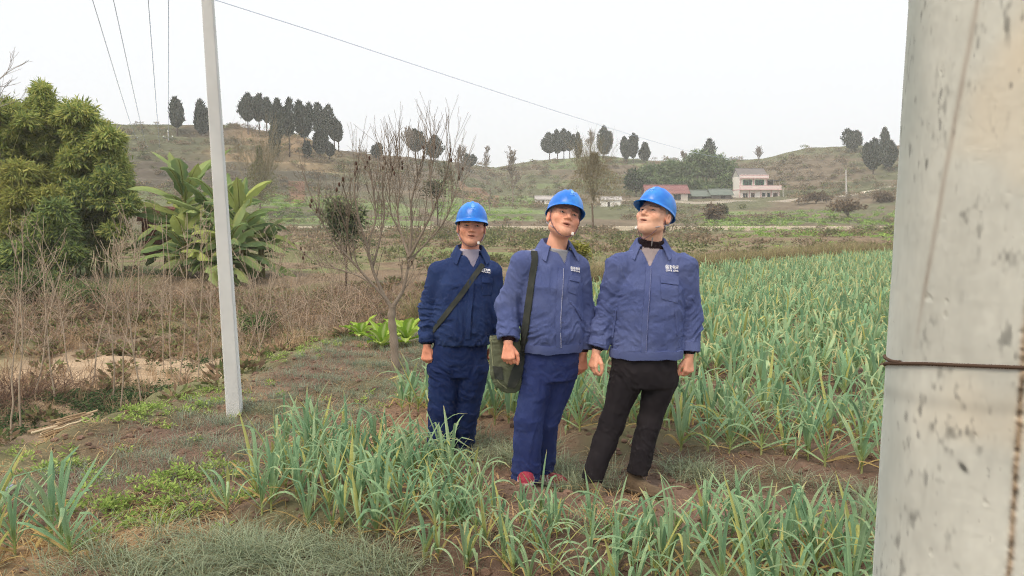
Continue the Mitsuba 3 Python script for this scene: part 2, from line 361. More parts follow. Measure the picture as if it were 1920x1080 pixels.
# ---------------------------------------------------------------- snapping small pieces onto cloth
class Snap:
    def __init__(s, *meshes):
        m = trimesh.util.concatenate([trimesh.Trimesh(v, f, process=False) for v, f in meshes])
        s.m = m; s.n = m.face_normals
    def hit(s, px, py):
        px, py = np.atleast_1d(px).astype(float), np.atleast_1d(py).astype(float)
        D = unit(np.array([P(a, b, 1.0) - CAM for a, b in zip(px, py)]))
        loc, ri, ti = s.m.ray.intersects_location(np.tile(CAM, (len(D), 1)), D, multiple_hits=False)
        out, nn = np.full((len(D), 3), np.nan), np.tile([0, -1.0, 0], (len(D), 1))
        out[ri], nn[ri] = loc, s.n[ti]
        bad = np.isnan(out[:, 0])
        if bad.any() and not bad.all():
            good = np.nonzero(~bad)[0]
            for b in np.nonzero(bad)[0]:
                g = good[np.argmin(np.abs(good - b))]; dist = (out[g] - CAM) @ D[g]
                out[b] = CAM + D[b] * dist; nn[b] = nn[g]
        return out, nn
    def ribbon(s, mb, pix, width, col, thick=0.004, lift=0.002, n=24):
        pix = np.asarray(pix, float); q = np.linspace(0, len(pix) - 1, n)
        px, py = np.interp(q, range(len(pix)), pix[:, 0]), np.interp(q, range(len(pix)), pix[:, 1])
        p, nn = s.hit(px, py)
        for _ in range(2):
            p[1:-1] = (p[:-2] + 2 * p[1:-1] + p[2:]) / 4; nn[1:-1] = unit(nn[:-2] + nn[1:-1] + nn[2:])
        t = unit(np.gradient(p, axis=0)); sd = unit(np.cross(nn, t)); w = np.broadcast_to(width, (n,))[:, None] / 2
        a, b = nn * lift, nn * (lift + thick)
        ring = np.stack([p - sd * w - a * 3, p - sd * w + b, p + sd * w + b, p + sd * w - a * 3], 1)
        V = np.concatenate([ring, ring[:, :1]], 1)
        mb.grid(V, col)
        for e, fl in ((0, False), (n - 1, True)): mb.add(ring[e], [[0, 1, 2, 3][::-1 if fl else 1]], col)
        return p, nn
    def patch(s, mb, quad, col, thick=0.004, lift=0.001, nu=6, nv=6):
        """a sheet over the pixel quad (4 corners, clockwise from top left), with its own thickness"""
        q = np.asarray(quad, float); u, v = np.meshgrid(np.linspace(0, 1, nu), np.linspace(0, 1, nv), indexing='ij')
        pt = (q[0] * ((1 - u) * (1 - v))[..., None] + q[1] * (u * (1 - v))[..., None] + q[2] * (u * v)[..., None] + q[3] * ((1 - u) * v)[..., None])
        p, nn = s.hit(pt[..., 0].ravel(), pt[..., 1].ravel()); p, nn = p.reshape(nu, nv, 3), nn.reshape(nu, nv, 3)
        nm = unit(nn.mean((0, 1))); nn = unit(nn * 0.4 + nm)
        top = p + nn * (lift + thick); low = p - nn * 0.004
        mb.grid(top, col, flip=True)
        rim = lambda g: np.concatenate([g[:, 0], g[-1, 1:], g[-2::-1, -1], g[0, -2::-1]])
        mb.grid(np.stack([rim(top), rim(low)], 1), col)

# ---------------------------------------------------------------- materials of the people
def LT(c): return tuple(float(x) for x in L(c))
def cloth(base, worn, sc=9.0, amt=0.5):
    b, w = LT(base), LT(worn)
    return two({'type': 'bumpmap', 'arbitrary': proc(lambda p, n, uv: kfbm(p.x * 55, p.y * 55, p.z * 42, 3), eps=2e-3), 'scale': 0.0028,
                'bsdf': prin(proc(lambda p, n, uv: kmix(b, w, amt * kss(0.35, 0.75, kfbm(p.x * sc, p.y * sc, p.z * sc, 3))) * (0.93 + 0.14 * knoise(p.x * 300, p.y * 300, p.z * 300))), 0.85, 0.2, sheen=0.4)})
scene['skin'] = two(prin(VC, 0.5, 0.4))
scene['cloth_blue'] = cloth((80, 92, 140), (104, 115, 160), 7)
scene['cloth_navy'] = cloth((36, 53, 97), (48, 67, 112))
scene['trouser_blue'] = cloth((42, 54, 104), (58, 72, 122))
scene['trouser_navy'] = cloth((24, 40, 84), (38, 56, 102))
scene['trouser_black'] = cloth((34, 31, 36), (48, 44, 48))
scene['canvas'] = cloth((96, 102, 84), (122, 126, 104), 14)
scene['webbing'] = cloth((56, 60, 58), (76, 78, 72), 20)
scene['helmet_blue'] = prin(proc(lambda p, n, uv: kmix(LT((20, 112, 214)), LT((52, 140, 226)), kss(0.4, 0.8, kfbm(p.x * 16, p.y * 16, p.z * 16, 3)))), 0.32, 0.5, clearcoat=0.3, clearcoat_gloss=0.7)
scene['helmet_blue'] = two(scene['helmet_blue'])

# ---------------------------------------------------------------- head, hands
def head_d(q, mouth=0.4):
    """distance to a head in its own frame (metres, origin between the ears, face to -y)"""
    q = q / np.array([1.10, 1, 1]); x, y, z = q[:, 0], q[:, 1], q[:, 2]
    m = np.stack([np.abs(x), y, z], -1)
    d = ball(q, (0, 0.012, 0.038), (0.076, 0.094, 0.086))
    d = smin(d, ball(q, (0, -0.026, -0.033), (0.069, 0.066, 0.080)), 0.03)
    d = smin(d, ball(q, (0, -0.062, -0.098), (0.027, 0.024, 0.021)), 0.035)
    d = smin(d, cone(m, (0.052, 0.0, -0.066), (0.0, -0.06, -0.103), 0.020, 0.015), 0.035)
    d = smin(d, ball(m, (0.042, -0.062, -0.022), (0.024, 0.020, 0.022)), 0.025)
    d = smin(d, cone(m, (0.006, -0.088, 0.028), (0.05, -0.064, 0.024), 0.009, 0.008), 0.018)
    d = smax(d, -ball(m, (0.032, -0.096, 0.007), (0.020, 0.015, 0.011)), 0.012)
    d = smin(d, ball(m, (0.032, -0.071, 0.006), (0.015, 0.012, 0.011)), 0.004)
    d = smax(d, -ball(m, (0.032, -0.086, 0.006), (0.013, 0.006, 0.0032)), 0.002)
    d = smin(d, cone(q, (0, -0.088, 0.016), (0, -0.107, -0.026), 0.008, 0.0115), 0.012)
    d = smin(d, ball(m, (0.0145, -0.094, -0.031), (0.0095, 0.011, 0.008)), 0.006)
    d = smax(d, -ball(m, (0.008, -0.101, -0.040), (0.005, 0.007, 0.004)), 0.003)
    d = smin(d, ball(q, (0, -0.080, -0.056), (0.030, 0.014, 0.020)), 0.015)
    d = smin(d, cone(m, (0, -0.0925, -0.0555), (0.024, -0.080, -0.0605), 0.0058, 0.003), 0.005)
    d = smin(d, cone(m, (0, -0.090, -0.0555 - 0.012 - 0.010 * mouth), (0.022, -0.079, -0.0625 - 0.006 * mouth), 0.0068, 0.003), 0.005)
    d = smax(d, -ball(q, (0, -0.094, -0.0615 - 0.005 * mouth), (0.023, 0.014, 0.0020 + 0.0048 * mouth)), 0.003)
    e = ball(m, (0.081, 0.012, -0.004), (0.010, 0.020, 0.033))
    e = smax(e, -ball(m, (0.092, 0.006, -0.002), (0.009, 0.011, 0.020)), 0.006)
    return smin(d, e, 0.008)
def head_col(q, skin, beard, mouth=0.4):
    x, y, z = np.abs(q[:, 0]) / 1.10, q[:, 1], q[:, 2]
    c = np.tile(L(skin), (len(q), 1))
    g = lambda cx, cy, cz, sx, sy, sz: np.exp(-(((x - cx) / sx) ** 2 + ((y - cy) / sy) ** 2 + ((z - cz) / sz) ** 2))
    def mix_(c, col, w): return c + (np.asarray(col) - c) * np.clip(w, 0, 1)[:, None]
    c = mix_(c, L(skin) * [1.0, 0.74, 0.66], 0.7 * g(0.042, -0.07, -0.025, 0.026, 0.05, 0.026) + 0.6 * g(0, -0.105, -0.027, 0.016, 0.02, 0.014) + 0.6 * g(0.085, 0.01, -0.004, 0.015, 0.03, 0.035))
    c = mix_(c, L(skin) * 0.62, beard * (g(0, -0.07, -0.10, 0.045, 0.06, 0.022) + g(0, -0.09, -0.046, 0.026, 0.02, 0.007)))
    low = -0.0555 - 0.012 - 0.010 * mouth
    c = mix_(c, L(168, 104, 98), 0.85 * ((g(0, -0.092, -0.057, 0.02, 0.012, 0.0055) + g(0, -0.090, low, 0.018, 0.012, 0.0065)) * (y < -0.074)))
    c = mix_(c, L(70, 38, 36), 1.3 * g(0, -0.082, -0.0615 - 0.005 * mouth, 0.021, 0.009, 0.0028 + 0.0036 * mouth))
    brow = np.exp(-((z - 0.027 - 0.05 * (x - 0.03) * 0.4) / 0.0042) ** 2) * ss(0.010, 0.016, x) * ss(0.056, 0.046, x) * (y < -0.045)
    c = mix_(c, L(62, 50, 46), 0.8 * brow)
    eye = np.exp(-(((x - 0.032) / 0.014) ** 4 + ((z - 0.0062) / 0.0040) ** 4)) * (y < -0.06)
    c = mix_(c, L(58, 42, 38), 0.95 * eye)
    c = mix_(c, L(skin) * 0.7, 0.55 * np.exp(-(((x - 0.032) / 0.02) ** 2 + ((z + 0.008) / 0.005) ** 2)) * (y < -0.06))
    return c
def hand_d(p, w, d, m, th, curl, scale=1.0):
    """a hand at wrist w: d along the fingers, m the way the palm faces, th towards the thumb side"""
    d = unit(d); m = unit(np.asarray(m, float) - d * np.dot(m, d)); th_ = unit(np.cross(d, m)); th = th_ * np.sign(np.dot(th_, th))
    S = scale; out = cone(p, w, w + d * 0.03 * S, 0.026 * S, 0.02 * S)
    lat = [0.030, 0.010, -0.010, -0.028]; ln = [0.066, 0.074, 0.069, 0.054]; rad = [0.0098, 0.0102, 0.0097, 0.0086]
    fing = None
    for i in range(4):
        k = w + (d * (0.088 - 0.004 * abs(i - 1.2)) + th * lat[i]) * S
        out = smin(out, cone(p, w + (d * 0.022 + th * lat[i] * 0.6) * S, k, 0.0125 * S, 0.0118 * S), 0.012)
        a, c0 = 0.0, k; f = None
        for j, (fr, be) in enumerate(((0.45, curl[0]), (0.31, curl[1]), (0.24, curl[2]))):
            a += math.radians(be + 5 * (i - 1) * (j < 2))
            c1 = c0 + (d * math.cos(a) + m * math.sin(a) + th * 0.04 * (1.5 - i) * (1 - min(a, 1))) * ln[i] * fr * 1.05 * S
            g = cone(p, c0, c1, rad[i] * S * (1 - 0.06 * j), rad[i] * S * (0.96 - 0.08 * j))
            f = g if f is None else np.minimum(f, g); c0 = c1
        fing = f if fing is None else np.minimum(fing, f)
    out = smin(out, fing, 0.004)
    b = w + (d * 0.03 + th * 0.024 + m * 0.010) * S
    t1 = b + (d * 0.030 + th * 0.022 + m * 0.012) * S; t2 = t1 + (d * 0.030 + th * 0.004 + m * 0.012) * S; t3 = t2 + (d * 0.022 - th * 0.006 + m * 0.008) * S
    t = smin(cone(p, b, t1, 0.015 * S, 0.0125 * S), np.minimum(cone(p, t1, t2, 0.0115 * S, 0.0105 * S), cone(p, t2, t3, 0.0105 * S, 0.0085 * S)), 0.006)
    return smin(out, t, 0.007)

def folds(V, N, seed, amp, sz=0.055, sxy=0.13, ridge=True):
    """cloth folds: creases lying mostly across the limb"""
    tz = n2(V[:, 0] * 2 + V[:, 1], V[:, 2], 0.22, seed, 2)
    q = np.stack([V[:, 0] / sxy, V[:, 1] / sxy, V[:, 2] / sz + (tz - 0.5) * 5.0 + (V[:, 0] - V[:, 0].mean()) * 2.2 / sxy * (n2(V[:, 2], V[:, 2] * 0, 0.3, seed + 2, 1) - 0.5)], -1)
    a = meshkit.fbm(q, 2, seed); b = meshkit.fbm(q * 2.1 + 9, 2, seed + 5)
    gate = ss(0.35, 0.65, meshkit.noise(V / 0.16, seed + 9))
    r = (1 - np.abs(2 * a - 1)) ** 2 * (0.35 + 0.9 * gate) - 0.5 + 0.45 * ((1 - np.abs(2 * b - 1)) ** 2 - 0.5)
    A = np.broadcast_to(amp, (len(V),))
    return V + N * (r * A)[:, None]

# ---------------------------------------------------------------- helmet
def helm(a, s, off=0.0):
    """helmet shell: a azimuth (0 at the front), s 0 at the crown .. 1 at the foot of the dome .. 1.25 rim"""
    e = np.minimum(s, 1.0); e = (np.pi / 2) * (1 - e)
    k = 0.99; rx, ry, rz = 0.103 + off, 0.130 + off, 0.126 + off
    ce = np.sign(np.cos(e)) * np.abs(np.cos(e)) ** 0.86
    x, y, z = rx * ce * np.sin(a), -ry * ce * np.cos(a), rz * np.sin(e)
    up = ss(1.0, 0.75, s)
    rib = 0.0075 * (np.exp(-(x / 0.011) ** 2)) * up + 0.0045 * (np.exp(-((np.abs(x) - 0.034) / 0.008) ** 2)) * up * ss(0.05, 0.3, s)
    z = z + rib
    o = np.maximum(s - 1, 0) / 0.25; fr = np.maximum(np.cos(a), 0) ** 1.6
    out = o * (0.008 + 0.032 * fr)
    x = x + out * np.sin(a) * 0.8; y = y - out * np.cos(a); z = z - o * (0.016 + 0.010 * fr)
    return np.stack([x, y, z + 0.044], -1)
def make_helmet(key, c, R):
    a = np.linspace(-np.pi, np.pi, 73); s = np.concatenate([np.linspace(0.0, 1.0, 26), [1.04, 1.1, 1.17, 1.25]])
    A, S = np.meshgrid(a, s, indexing='ij')
    o = helm(A, S); i = helm(A, S, -0.003); i[:, -1, 2] -= 0.002
    V = np.concatenate([o, i[:, ::-1]], 1)
    mb = MB(); mb.grid(V @ R.T + c, [0.1, 0.3, 0.8])
    v, f, _ = mb.get()
    hk = part(key, 'helmet', mikit.ply((v, f), 'helmet_blue', smooth=40))
    em = MB(); w = L(128, 186, 240)
    def stroke(u0, v0, u1, v1, wd):
        t = np.linspace(0, 1, 5); du, dv = u1 - u0, v1 - v0; l = math.hypot(du, dv); nu, nv = -dv / l * wd / 2, du / l * wd / 2
        g = np.stack([np.stack([u0 + du * t + nu * q, v0 + dv * t + nv * q], -1) for q in (-1, 1)], 1)
        aa, sc = g[..., 0] / 0.125, 0.62 - g[..., 1] / 0.19
        lo, hi = helm(aa, sc, -0.001), helm(aa, sc, 0.0014)
        ring = np.stack([lo[:, 0], hi[:, 0], hi[:, 1], lo[:, 1], lo[:, 0]], 1)
        em.grid(ring @ R.T + c, w)
    k = np.linspace(0, 2 * np.pi, 13)
    for q in range(12):
        stroke(0.015 * math.cos(k[q]), 0.012 + 0.015 * math.sin(k[q]), 0.015 * math.cos(k[q + 1]), 0.012 + 0.015 * math.sin(k[q + 1]), 0.005)
        stroke(0.007 * math.cos(k[q]), 0.012 + 0.014 * math.sin(k[q]), 0.007 * math.cos(k[q + 1]), 0.012 + 0.014 * math.sin(k[q + 1]), 0.0035)
    stroke(-0.014, 0.012, 0.014, 0.012, 0.004); stroke(0, -0.003, 0, 0.027, 0.003)
    for q in range(4):
        u = -0.0165 + q * 0.011; stroke(u - 0.004, -0.010, u + 0.004, -0.010, 0.003); stroke(u - 0.004, -0.016, u + 0.004, -0.016, 0.003); stroke(u, -0.008, u, -0.019, 0.003)
    part(hk, 'emblem', em.shape('gloss'), 'pale emblem with tiny lettering under it on the helmet front')
    return hk
def chin_strap(hk, c, R, slack=0.0, side=1, back_=0.0):
    mb = MB()
    for sd in (-1, 1):
        pts = np.array([(0.088 * sd, -0.012, 0.045), (0.089 * sd, -0.026, 0.0), (0.083 * sd, -0.034, -0.045), (0.064 * sd, -0.058, -0.088), (0.034 * sd, -0.068, -0.121 - slack * 0.5), (0, -0.066, -0.126 - slack)])
        q = np.linspace(0, 5, 16); pts = np.stack([np.interp(q, range(6), pts[:, k]) for k in range(3)], -1); pts[1:-1] = (pts[:-2] + pts[1:-1] + pts[2:]) / 3; pts[:, 1] += back_
        mb.tube(pts @ R.T + c, 0.0028, L(128, 98, 104), 5)
        back = np.array([(0.090 * sd, 0.05, 0.04), (0.089 * sd, 0.03, -0.035), (0.068 * sd, -0.052, -0.086)])
        mb.tube(back @ R.T + c, 0.003, L(150, 150, 165), 4)
    sk = part(hk, 'chin_strap', mb.shape('matte', smooth=40))
    b = MB(); m = rbox(np.array([0.046 * side - 0.008, -0.078, -0.112]), np.array([0.046 * side + 0.008, -0.066, -0.092]), 0.003)
    b.add(m.vertices @ R.T + c, m.faces, L(232, 228, 222)); part(sk, 'buckle', b.shape('gloss'))

# lettering on the chest: four square characters over a line of capitals
GLYPHS = [[(0, 0, 1, 0), (0, 0, 0, 1), (1, 0, 1, 1), (0, 1, 1, 1), (.25, .25, .75, .25), (.3, .5, .7, .5), (.22, .78, .78, .78), (.5, .25, .5, .78), (.66, .6, .72, .68)],
          [(.5, -.05, .5, .1), (.05, .14, .95, .14), (.05, .14, .05, .3), (.95, .14, .95, .3), (.2, .32, .8, .32), (.55, .35, .1, .6), (.45, .45, .6, .95), (.6, .95, .42, 1), (.5, .6, .1, .85), (.52, .72, .15, 1), (.6, .55, .95, .95), (.9, .4, .65, .55)],
          [(.12, .15, .85, .15), (.12, .15, .12, .7), (.85, .15, .85, .7), (.12, .42, .85, .42), (.12, .7, .85, .7), (.48, 0, .48, .95), (.48, .95, 1, .95), (1, .95, 1, .8)],
          [(.08, .05, .92, .05), (.08, .05, .08, 1), (.92, .05, .92, 1), (.92, 1, .78, .95), (.2, .25, .45, .75), (.45, .25, .18, .78), (.55, .25, .8, .75), (.8, .25, .53, .78)]]
CAPS = {'S': [(1, .1, 0, .1), (0, .1, 0, .5), (0, .5, 1, .5), (1, .5, 1, 1), (1, 1, 0, 1)], 'T': [(0, 0, 1, 0), (.5, 0, .5, 1)], 'A': [(0, 1, .5, 0), (.5, 0, 1, 1), (.2, .65, .8, .65)], 'E': [(0, 0, 0, 1), (0, 0, 1, 0), (0, .5, .8, .5), (0, 1, 1, 1)],
        'G': [(1, 0, 0, 0), (0, 0, 0, 1), (0, 1, 1, 1), (1, 1, 1, .55), (1, .55, .5, .55)], 'R': [(0, 0, 0, 1), (0, 0, 1, 0), (1, 0, 1, .5), (1, .5, 0, .5), (.4, .5, 1, 1)], 'I': [(.5, 0, .5, 1)], 'D': [(0, 0, 0, 1), (0, 0, .8, .1), (.8, .1, .8, .9), (.8, .9, 0, 1)]}
def chest_letters(snap, key, quad):
    q = np.asarray(quad, float); mb = MB(); col = L(236, 238, 246)
    at = lambda u, v: q[0] * (1 - u) * (1 - v) + q[1] * u * (1 - v) + q[2] * u * v + q[3] * (1 - u) * v
    def stroke(u0, v0, u1, v1, wd): snap.ribbon(mb, [at(u0, v0), at(u1, v1)], wd, col, 0.0015, 0.004, 3)
    for i, g in enumerate(GLYPHS):
        for a, b, c_, d in g: stroke(0.02 + 0.25 * i + 0.20 * a, 0.02 + 0.55 * b, 0.02 + 0.25 * i + 0.20 * c_, 0.02 + 0.55 * d, 0.0022)
    x = 0.03
    for ch in 'STATE GRID':
        for a, b, c_, d in CAPS.get(ch, []): stroke(x + 0.066 * a, 0.72 + 0.26 * b, x + 0.066 * c_, 0.72 + 0.26 * d, 0.0018)
        x += 0.097
    part(key, 'lettering', mb.shape('gloss'), 'white lettering over the chest pocket')

# ---------------------------------------------------------------- a person
def solid(sheet, thick, col, mb):
    n = np.cross(np.gradient(sheet, axis=0), np.gradient(sheet, axis=1)); n = unit(n)
    a, b = sheet + n * thick / 2, sheet - n * thick / 2
    mb.grid(a, col); mb.grid(b, col, flip=True)
    rim = lambda g: np.concatenate([g[:, 0], g[-1, 1:], g[-2::-1, -1], g[0, -2::-1]])
    mb.grid(np.stack([rim(a), rim(b)], 1), col, flip=True)

def make_person(c):
    key = numbered('person'); D = c['D']; yaw = math.radians(c['yaw'])
    labels[key] = {'label': c['label'], 'category': 'person', 'group': 'men in blue helmets'}
    J = lambda t: P(t[0], t[1], D + (t[2] if len(t) > 2 else 0.0))
    fr = np.array([math.sin(yaw), -math.cos(yaw), 0]); lt = np.array([math.cos(yaw), math.sin(yaw), 0])
    hc = J(c['head']); R = rot(*c['turn']); nb = J(c['neck'])
    sh, el, wr = [J(t) for t in c['sh']], [J(t) for t in c['el']], [J(t) for t in c['wr']]
    hip, kn, an = [J(t) for t in c['hip']], [J(t) for t in c['kn']], [J(t) for t in c['an']]
    S = c.get('hs', 1.0); pel = (hip[0] + hip[1]) / 2 + [0, 0, 0.08]; mouth = c['mouth']
    wristdir = [unit(wr[i] - el[i]) for i in (0, 1)]
    hw = [wr[i] + wristdir[i] * 0.012 for i in (0, 1)]
    nk0 = hc + R @ np.array([0, 0.028, -0.055]); nk1 = nb + [0, 0.02, -0.02]
    # --- body, one surface
    def body(p):
        d = np.linalg.norm(p - hc, axis=1) - 0.12; I = d < 0.09; d[~I] += 0.0
        d[I] = head_d((p[I] - hc) @ R / S, mouth) * S
        d = smin(d, cone(p, nk0, nk1, 0.054, 0.060), 0.022)
        d = smin(d, cone(p, nk1 - [0, 0, 0.08], pel, 0.075, 0.10), 0.03)
        for i in (0, 1):
            d = smin(d, cone(p, nk1 - [0, 0, 0.09], sh[i] - [0, 0, 0.03], 0.04, 0.036), 0.02)
            d = smin(d, np.minimum(cone(p, sh[i], el[i], 0.042, 0.034), cone(p, el[i], wr[i], 0.034, 0.0245)), 0.02)
            I = np.linalg.norm(p - hw[i] - wristdir[i] * 0.09, axis=1) < 0.17
            if I.any(): d[I] = smin(d[I], hand_d(p[I], hw[i], wristdir[i] * 0.8 + np.array([0, 0, -0.2]), c['palm'][i], c['thumb'][i], c['curl'][i]), 0.01)
            d = smin(d, np.minimum(cone(p, hip[i], kn[i], 0.07, 0.05), cone(p, kn[i], an[i], 0.05, 0.036)), 0.04)
        return d
    allj = np.array([hc, *sh, *el, *wr, *hip, *an]); lo, hi = allj.min(0) - 0.16, allj.max(0) + 0.16
    hz = [w[2] for w in wr]
    zs = axis(an[0][2] * 0.5 + an[1][2] * 0.5 - 0.06, hc[2] + 0.15, 0.009, ((hc[2] - 0.15, hc[2] + 0.15, 0.003), (min(hz) - 0.2, max(hz) + 0.03, 0.0035)))
    V, F = surf(body, axis(lo[0], hi[0], 0.0034), axis(lo[1], hi[1], 0.0036), zs)
    col = np.tile(L(c['skin']), (len(V), 1)); q = (V - hc) @ R / S
    hm = ss(-0.16, -0.13, q[:, 2])[:, None]
    col = col * (1 - hm) + head_col(q, c['skin'], c['beard'], mouth) * hm
    hand = ss(0.02, -0.02, V[:, 2] - max(hz))[:, None]
    col = col + (L(c['skin']) * [1.0, 0.78, 0.72] - col) * hand * 0.75
    col = col * (0.86 + 0.28 * n2(V[:, 0] * 1 + V[:, 2], V[:, 1], 0.02, 3, 2))[:, None]
    scene[key] = mikit.ply((V, F), 'skin', smooth=True, color=np.clip(col, 0, 1))
    # eyes
    for sd in (-1, 1):
        e = trimesh.creation.icosphere(2, 0.0095 * S); v = e.vertices / S
        ec = np.where((np.hypot(v[:, 0] - 0.001, v[:, 2] - 0.0015) < 0.0058)[:, None] & (v[:, 1] < 0)[:, None], L(26, 18, 16), L(196, 182, 176))
        m = MB(); m.add((np.array(e.vertices) + np.array([0.0352 * sd, -0.0745, 0.0062]) * S) @ R.T + hc, e.faces, ec); part(key, 'eye', m.shape('gloss', smooth=True))
    # hair that shows under the helmet
    def hair(p):
        q = (p - hc) @ R / S / np.array([1.10, 1, 1])
        n = n2(q[:, 0] * 6 + q[:, 1] * 6, q[:, 2], 0.05, 7, 2) * 0.004
        reg = np.maximum(np.maximum(-0.010 - q[:, 1] - 0.6 * np.maximum(q[:, 2] - 0.01, 0) + 1.2 * np.maximum(-q[:, 2] - 0.004, 0), q[:, 2] - 0.075), -0.062 - q[:, 2] + 0.9 * np.maximum(0.05 - q[:, 1], 0))
        ear = 0.02 - np.sqrt(((q[:, 1] - 0.008) / 1.0) ** 2 + ((q[:, 2] + 0.006) / 1.7) ** 2)
        core = smin(ball(q, (0, 0.012, 0.038), (0.076, 0.094, 0.086)), ball(q, (0, -0.026, -0.035), (0.063, 0.066, 0.082)), 0.03)
        core = np.minimum(core, cone(q, (0, 0.028, -0.055), (0, 0.04, -0.12), 0.054, 0.056))
        return smax(smax(core - 0.0060 - n, reg, 0.006), ear, 0.004) * S
    hv, hf = surf(hair, axis(hc[0] - 0.13, hc[0] + 0.13, 0.0035), axis(hc[1] - 0.14, hc[1] + 0.14, 0.0035), axis(hc[2] - 0.13, hc[2] + 0.12, 0.0035))
    gh = n2(hv[:, 0], hv[:, 1], 0.006, 3, 2)[:, None]
    part(key, 'hair', mikit.ply((hv, hf), 'bark', smooth=True, color=np.clip(L(c['hair']) * (0.5 + gh), 0, 1)))
    hk = make_helmet(key, hc, R @ rot(0, c.get('hpitch', 3), 0)); chin_strap(hk, hc, R, c.get('slack', 0.0), c.get('buckle', 1), c.get('strapback', 0.0))
    # --- jacket
    tor = [(J((px, py))[2], J((px, py, dy))[0], J((px, py, dy))[1], rx, ry) for px, py, dy, rx, ry in c['torso']]
    zt = max(t[0] for t in tor); zb = min(t[0] for t in tor)
    r0, r1, r2 = c['sleeve']
    vz = J(c['vee'])[2]; vp = J(c['vee'])
    def jacket(p, open_=True):
        d = smax(loft(p, yaw, [t for t in tor], 2.4), (zb - p[:, 2]), 0.02)
        for i in (0, 1):
            d = smin(d, cone(p, nb + [0, 0.015, -0.060], sh[i] + [0, 0, -0.020], 0.058, r0 * 0.80), 0.045)
            cu = wr[i] - wristdir[i] * 0.012
            a = smin(cone(p, sh[i] + [0, 0, -0.024], el[i], r0 * 0.95, r1), smax(cone(p, el[i], cu, r1, r2), (p - cu) @ wristdir[i], 0.006), 0.02)
            d = smin(d, a, 0.022)
        if open_:
            z = p[:, 2]; w = c['veew'] * np.clip((z - vz) / 0.13, 0, 2.0) - 0.0
            u = (p - vp) @ lt - (z - vz) * c.get('vlean', 0.0); f = (p - vp) @ fr
            wedge = np.maximum(np.abs(u) - w, -(f + 0.075))
            d = smax(d, -np.maximum(wedge, vz - z), 0.004)
            d = smax(d, -cone(p, nb + [0, 0.015, -0.06], nb + (nk0 - nk1) * 1.2, 0.068, 0.076), 0.006)
            for i in (0, 1):
                cu = wr[i] - wristdir[i] * 0.012
                d = np.maximum(d, -cone(p, cu - wristdir[i] * 0.02, cu + wristdir[i] * 0.05, r2 - 0.007, r2 - 0.007))
            d = np.maximum(d, -loft(p, yaw, [(z_ + (-0.03 if z_ == zb else 0), a, b, rx - 0.012, ry - 0.012) for z_, a, b, rx, ry in tor if z_ < zb + 0.16], 2.4))
        return d
    lo, hi = allj.min(0) - 0.22, allj.max(0) + 0.22
    xs, ys = axis(lo[0], hi[0], 0.0062), axis(lo[1], hi[1], 0.0062)
    V, F = surf(jacket, xs, ys, axis(min(zb, min(hz)) - 0.03, nb[2] + 0.06, 0.0062))
    N = vnormals(V, F)
    dl = np.min([np.minimum(np.linalg.norm(V - el[i], axis=1), np.linalg.norm(V - (el[i] + wr[i]) / 2, axis=1)) for i in (0, 1)], 0)
    amp = 0.003 + 0.017 * np.exp(-(dl / 0.12) ** 2) + 0.005 * np.exp(-((V[:, 2] - zb - 0.08) / 0.1) ** 2)
    V = folds(V, N, c['seed'], amp, 0.058, 0.12)
    V = folds(V, N, c['seed'] + 31, 0.009, 0.22, 0.08)
    V = relax(V, F, 1)
    jk = part(key, 'jacket', mikit.ply((V, F), c['jmat'], smooth=True))
    snap = Snap((V, F))
    # hem band, cuffs, placket, pocket, collar
    def band(z, h, grow, secs):
        m = MB(); th = np.linspace(0, 2 * np.pi, 61); s = np.array(sorted(secs)); rows = []
        for zz, g in ((z, -0.006), (z, grow), (z + h * 0.5, grow + 0.003), (z + h, grow), (z + h, -0.006), (z, -0.006)):
            cx, cy, rx, ry = (np.interp(zz, s[:, 0], s[:, k]) for k in (1, 2, 3, 4)); pw = 2 / 2.4
            u = (rx + g) * np.sign(np.cos(th)) * np.abs(np.cos(th)) ** pw; v = (ry + g) * np.sign(np.sin(th)) * np.abs(np.sin(th)) ** pw
            wob = 0.003 * np.sin(th * 5 + c['seed']) + 0.002 * np.sin(th * 11 + 1)
            rows.append(np.stack([cx + u * math.cos(yaw) - v * math.sin(yaw), cy + u * math.sin(yaw) + v * math.cos(yaw), zz + wob], -1))
        m.grid(np.array(rows).transpose(1, 0, 2), [0.1] * 3, flip=True); return m
    def plain(m, bs, smooth=35):
        v, f, _ = m.get(); return mikit.ply((v, f), bs, smooth=smooth)
    if c.get('hem', True): part(jk, 'hem_band', plain(band(zb - 0.004, 0.05, 0.007, tor), c['jmat']))
    m = MB(); snap.ribbon(m, c['zip'], 0.030, [0.1] * 3, 0.004, 0.002, 30); part(jk, 'placket', plain(m, c['jmat']))
    m = MB(); z2 = np.asarray(c['zip'], float) + [4.5, 0]; snap.ribbon(m, z2, 0.003, L(c['zipcol']), 0.0015, 0.006, 30); part(jk, 'zip_edge', m.shape('matte'))
    for pk in c['pockets']:
        m = MB(); snap.patch(m, pk, [0.1] * 3, 0.007, 0.003); part(jk, 'pocket_flap', plain(m, c['jmat']))
        m = MB(); pk = np.asarray(pk, float); bag = np.array([pk[3], pk[2], pk[2] + (pk[2] - pk[1]) * 2.1, pk[3] + (pk[3] - pk[0]) * 2.1]); snap.patch(m, bag, [0.1] * 3, 0.003, 0.001, 8, 10); part(jk, 'pocket', plain(m, c['jmat']))
    for w_ in c.get('welts', []):
        m = MB(); snap.ribbon(m, w_, 0.011, [0.1] * 3, 0.003, 0.003, 16); part(jk, 'pocket_welt', plain(m, c['jmat']))
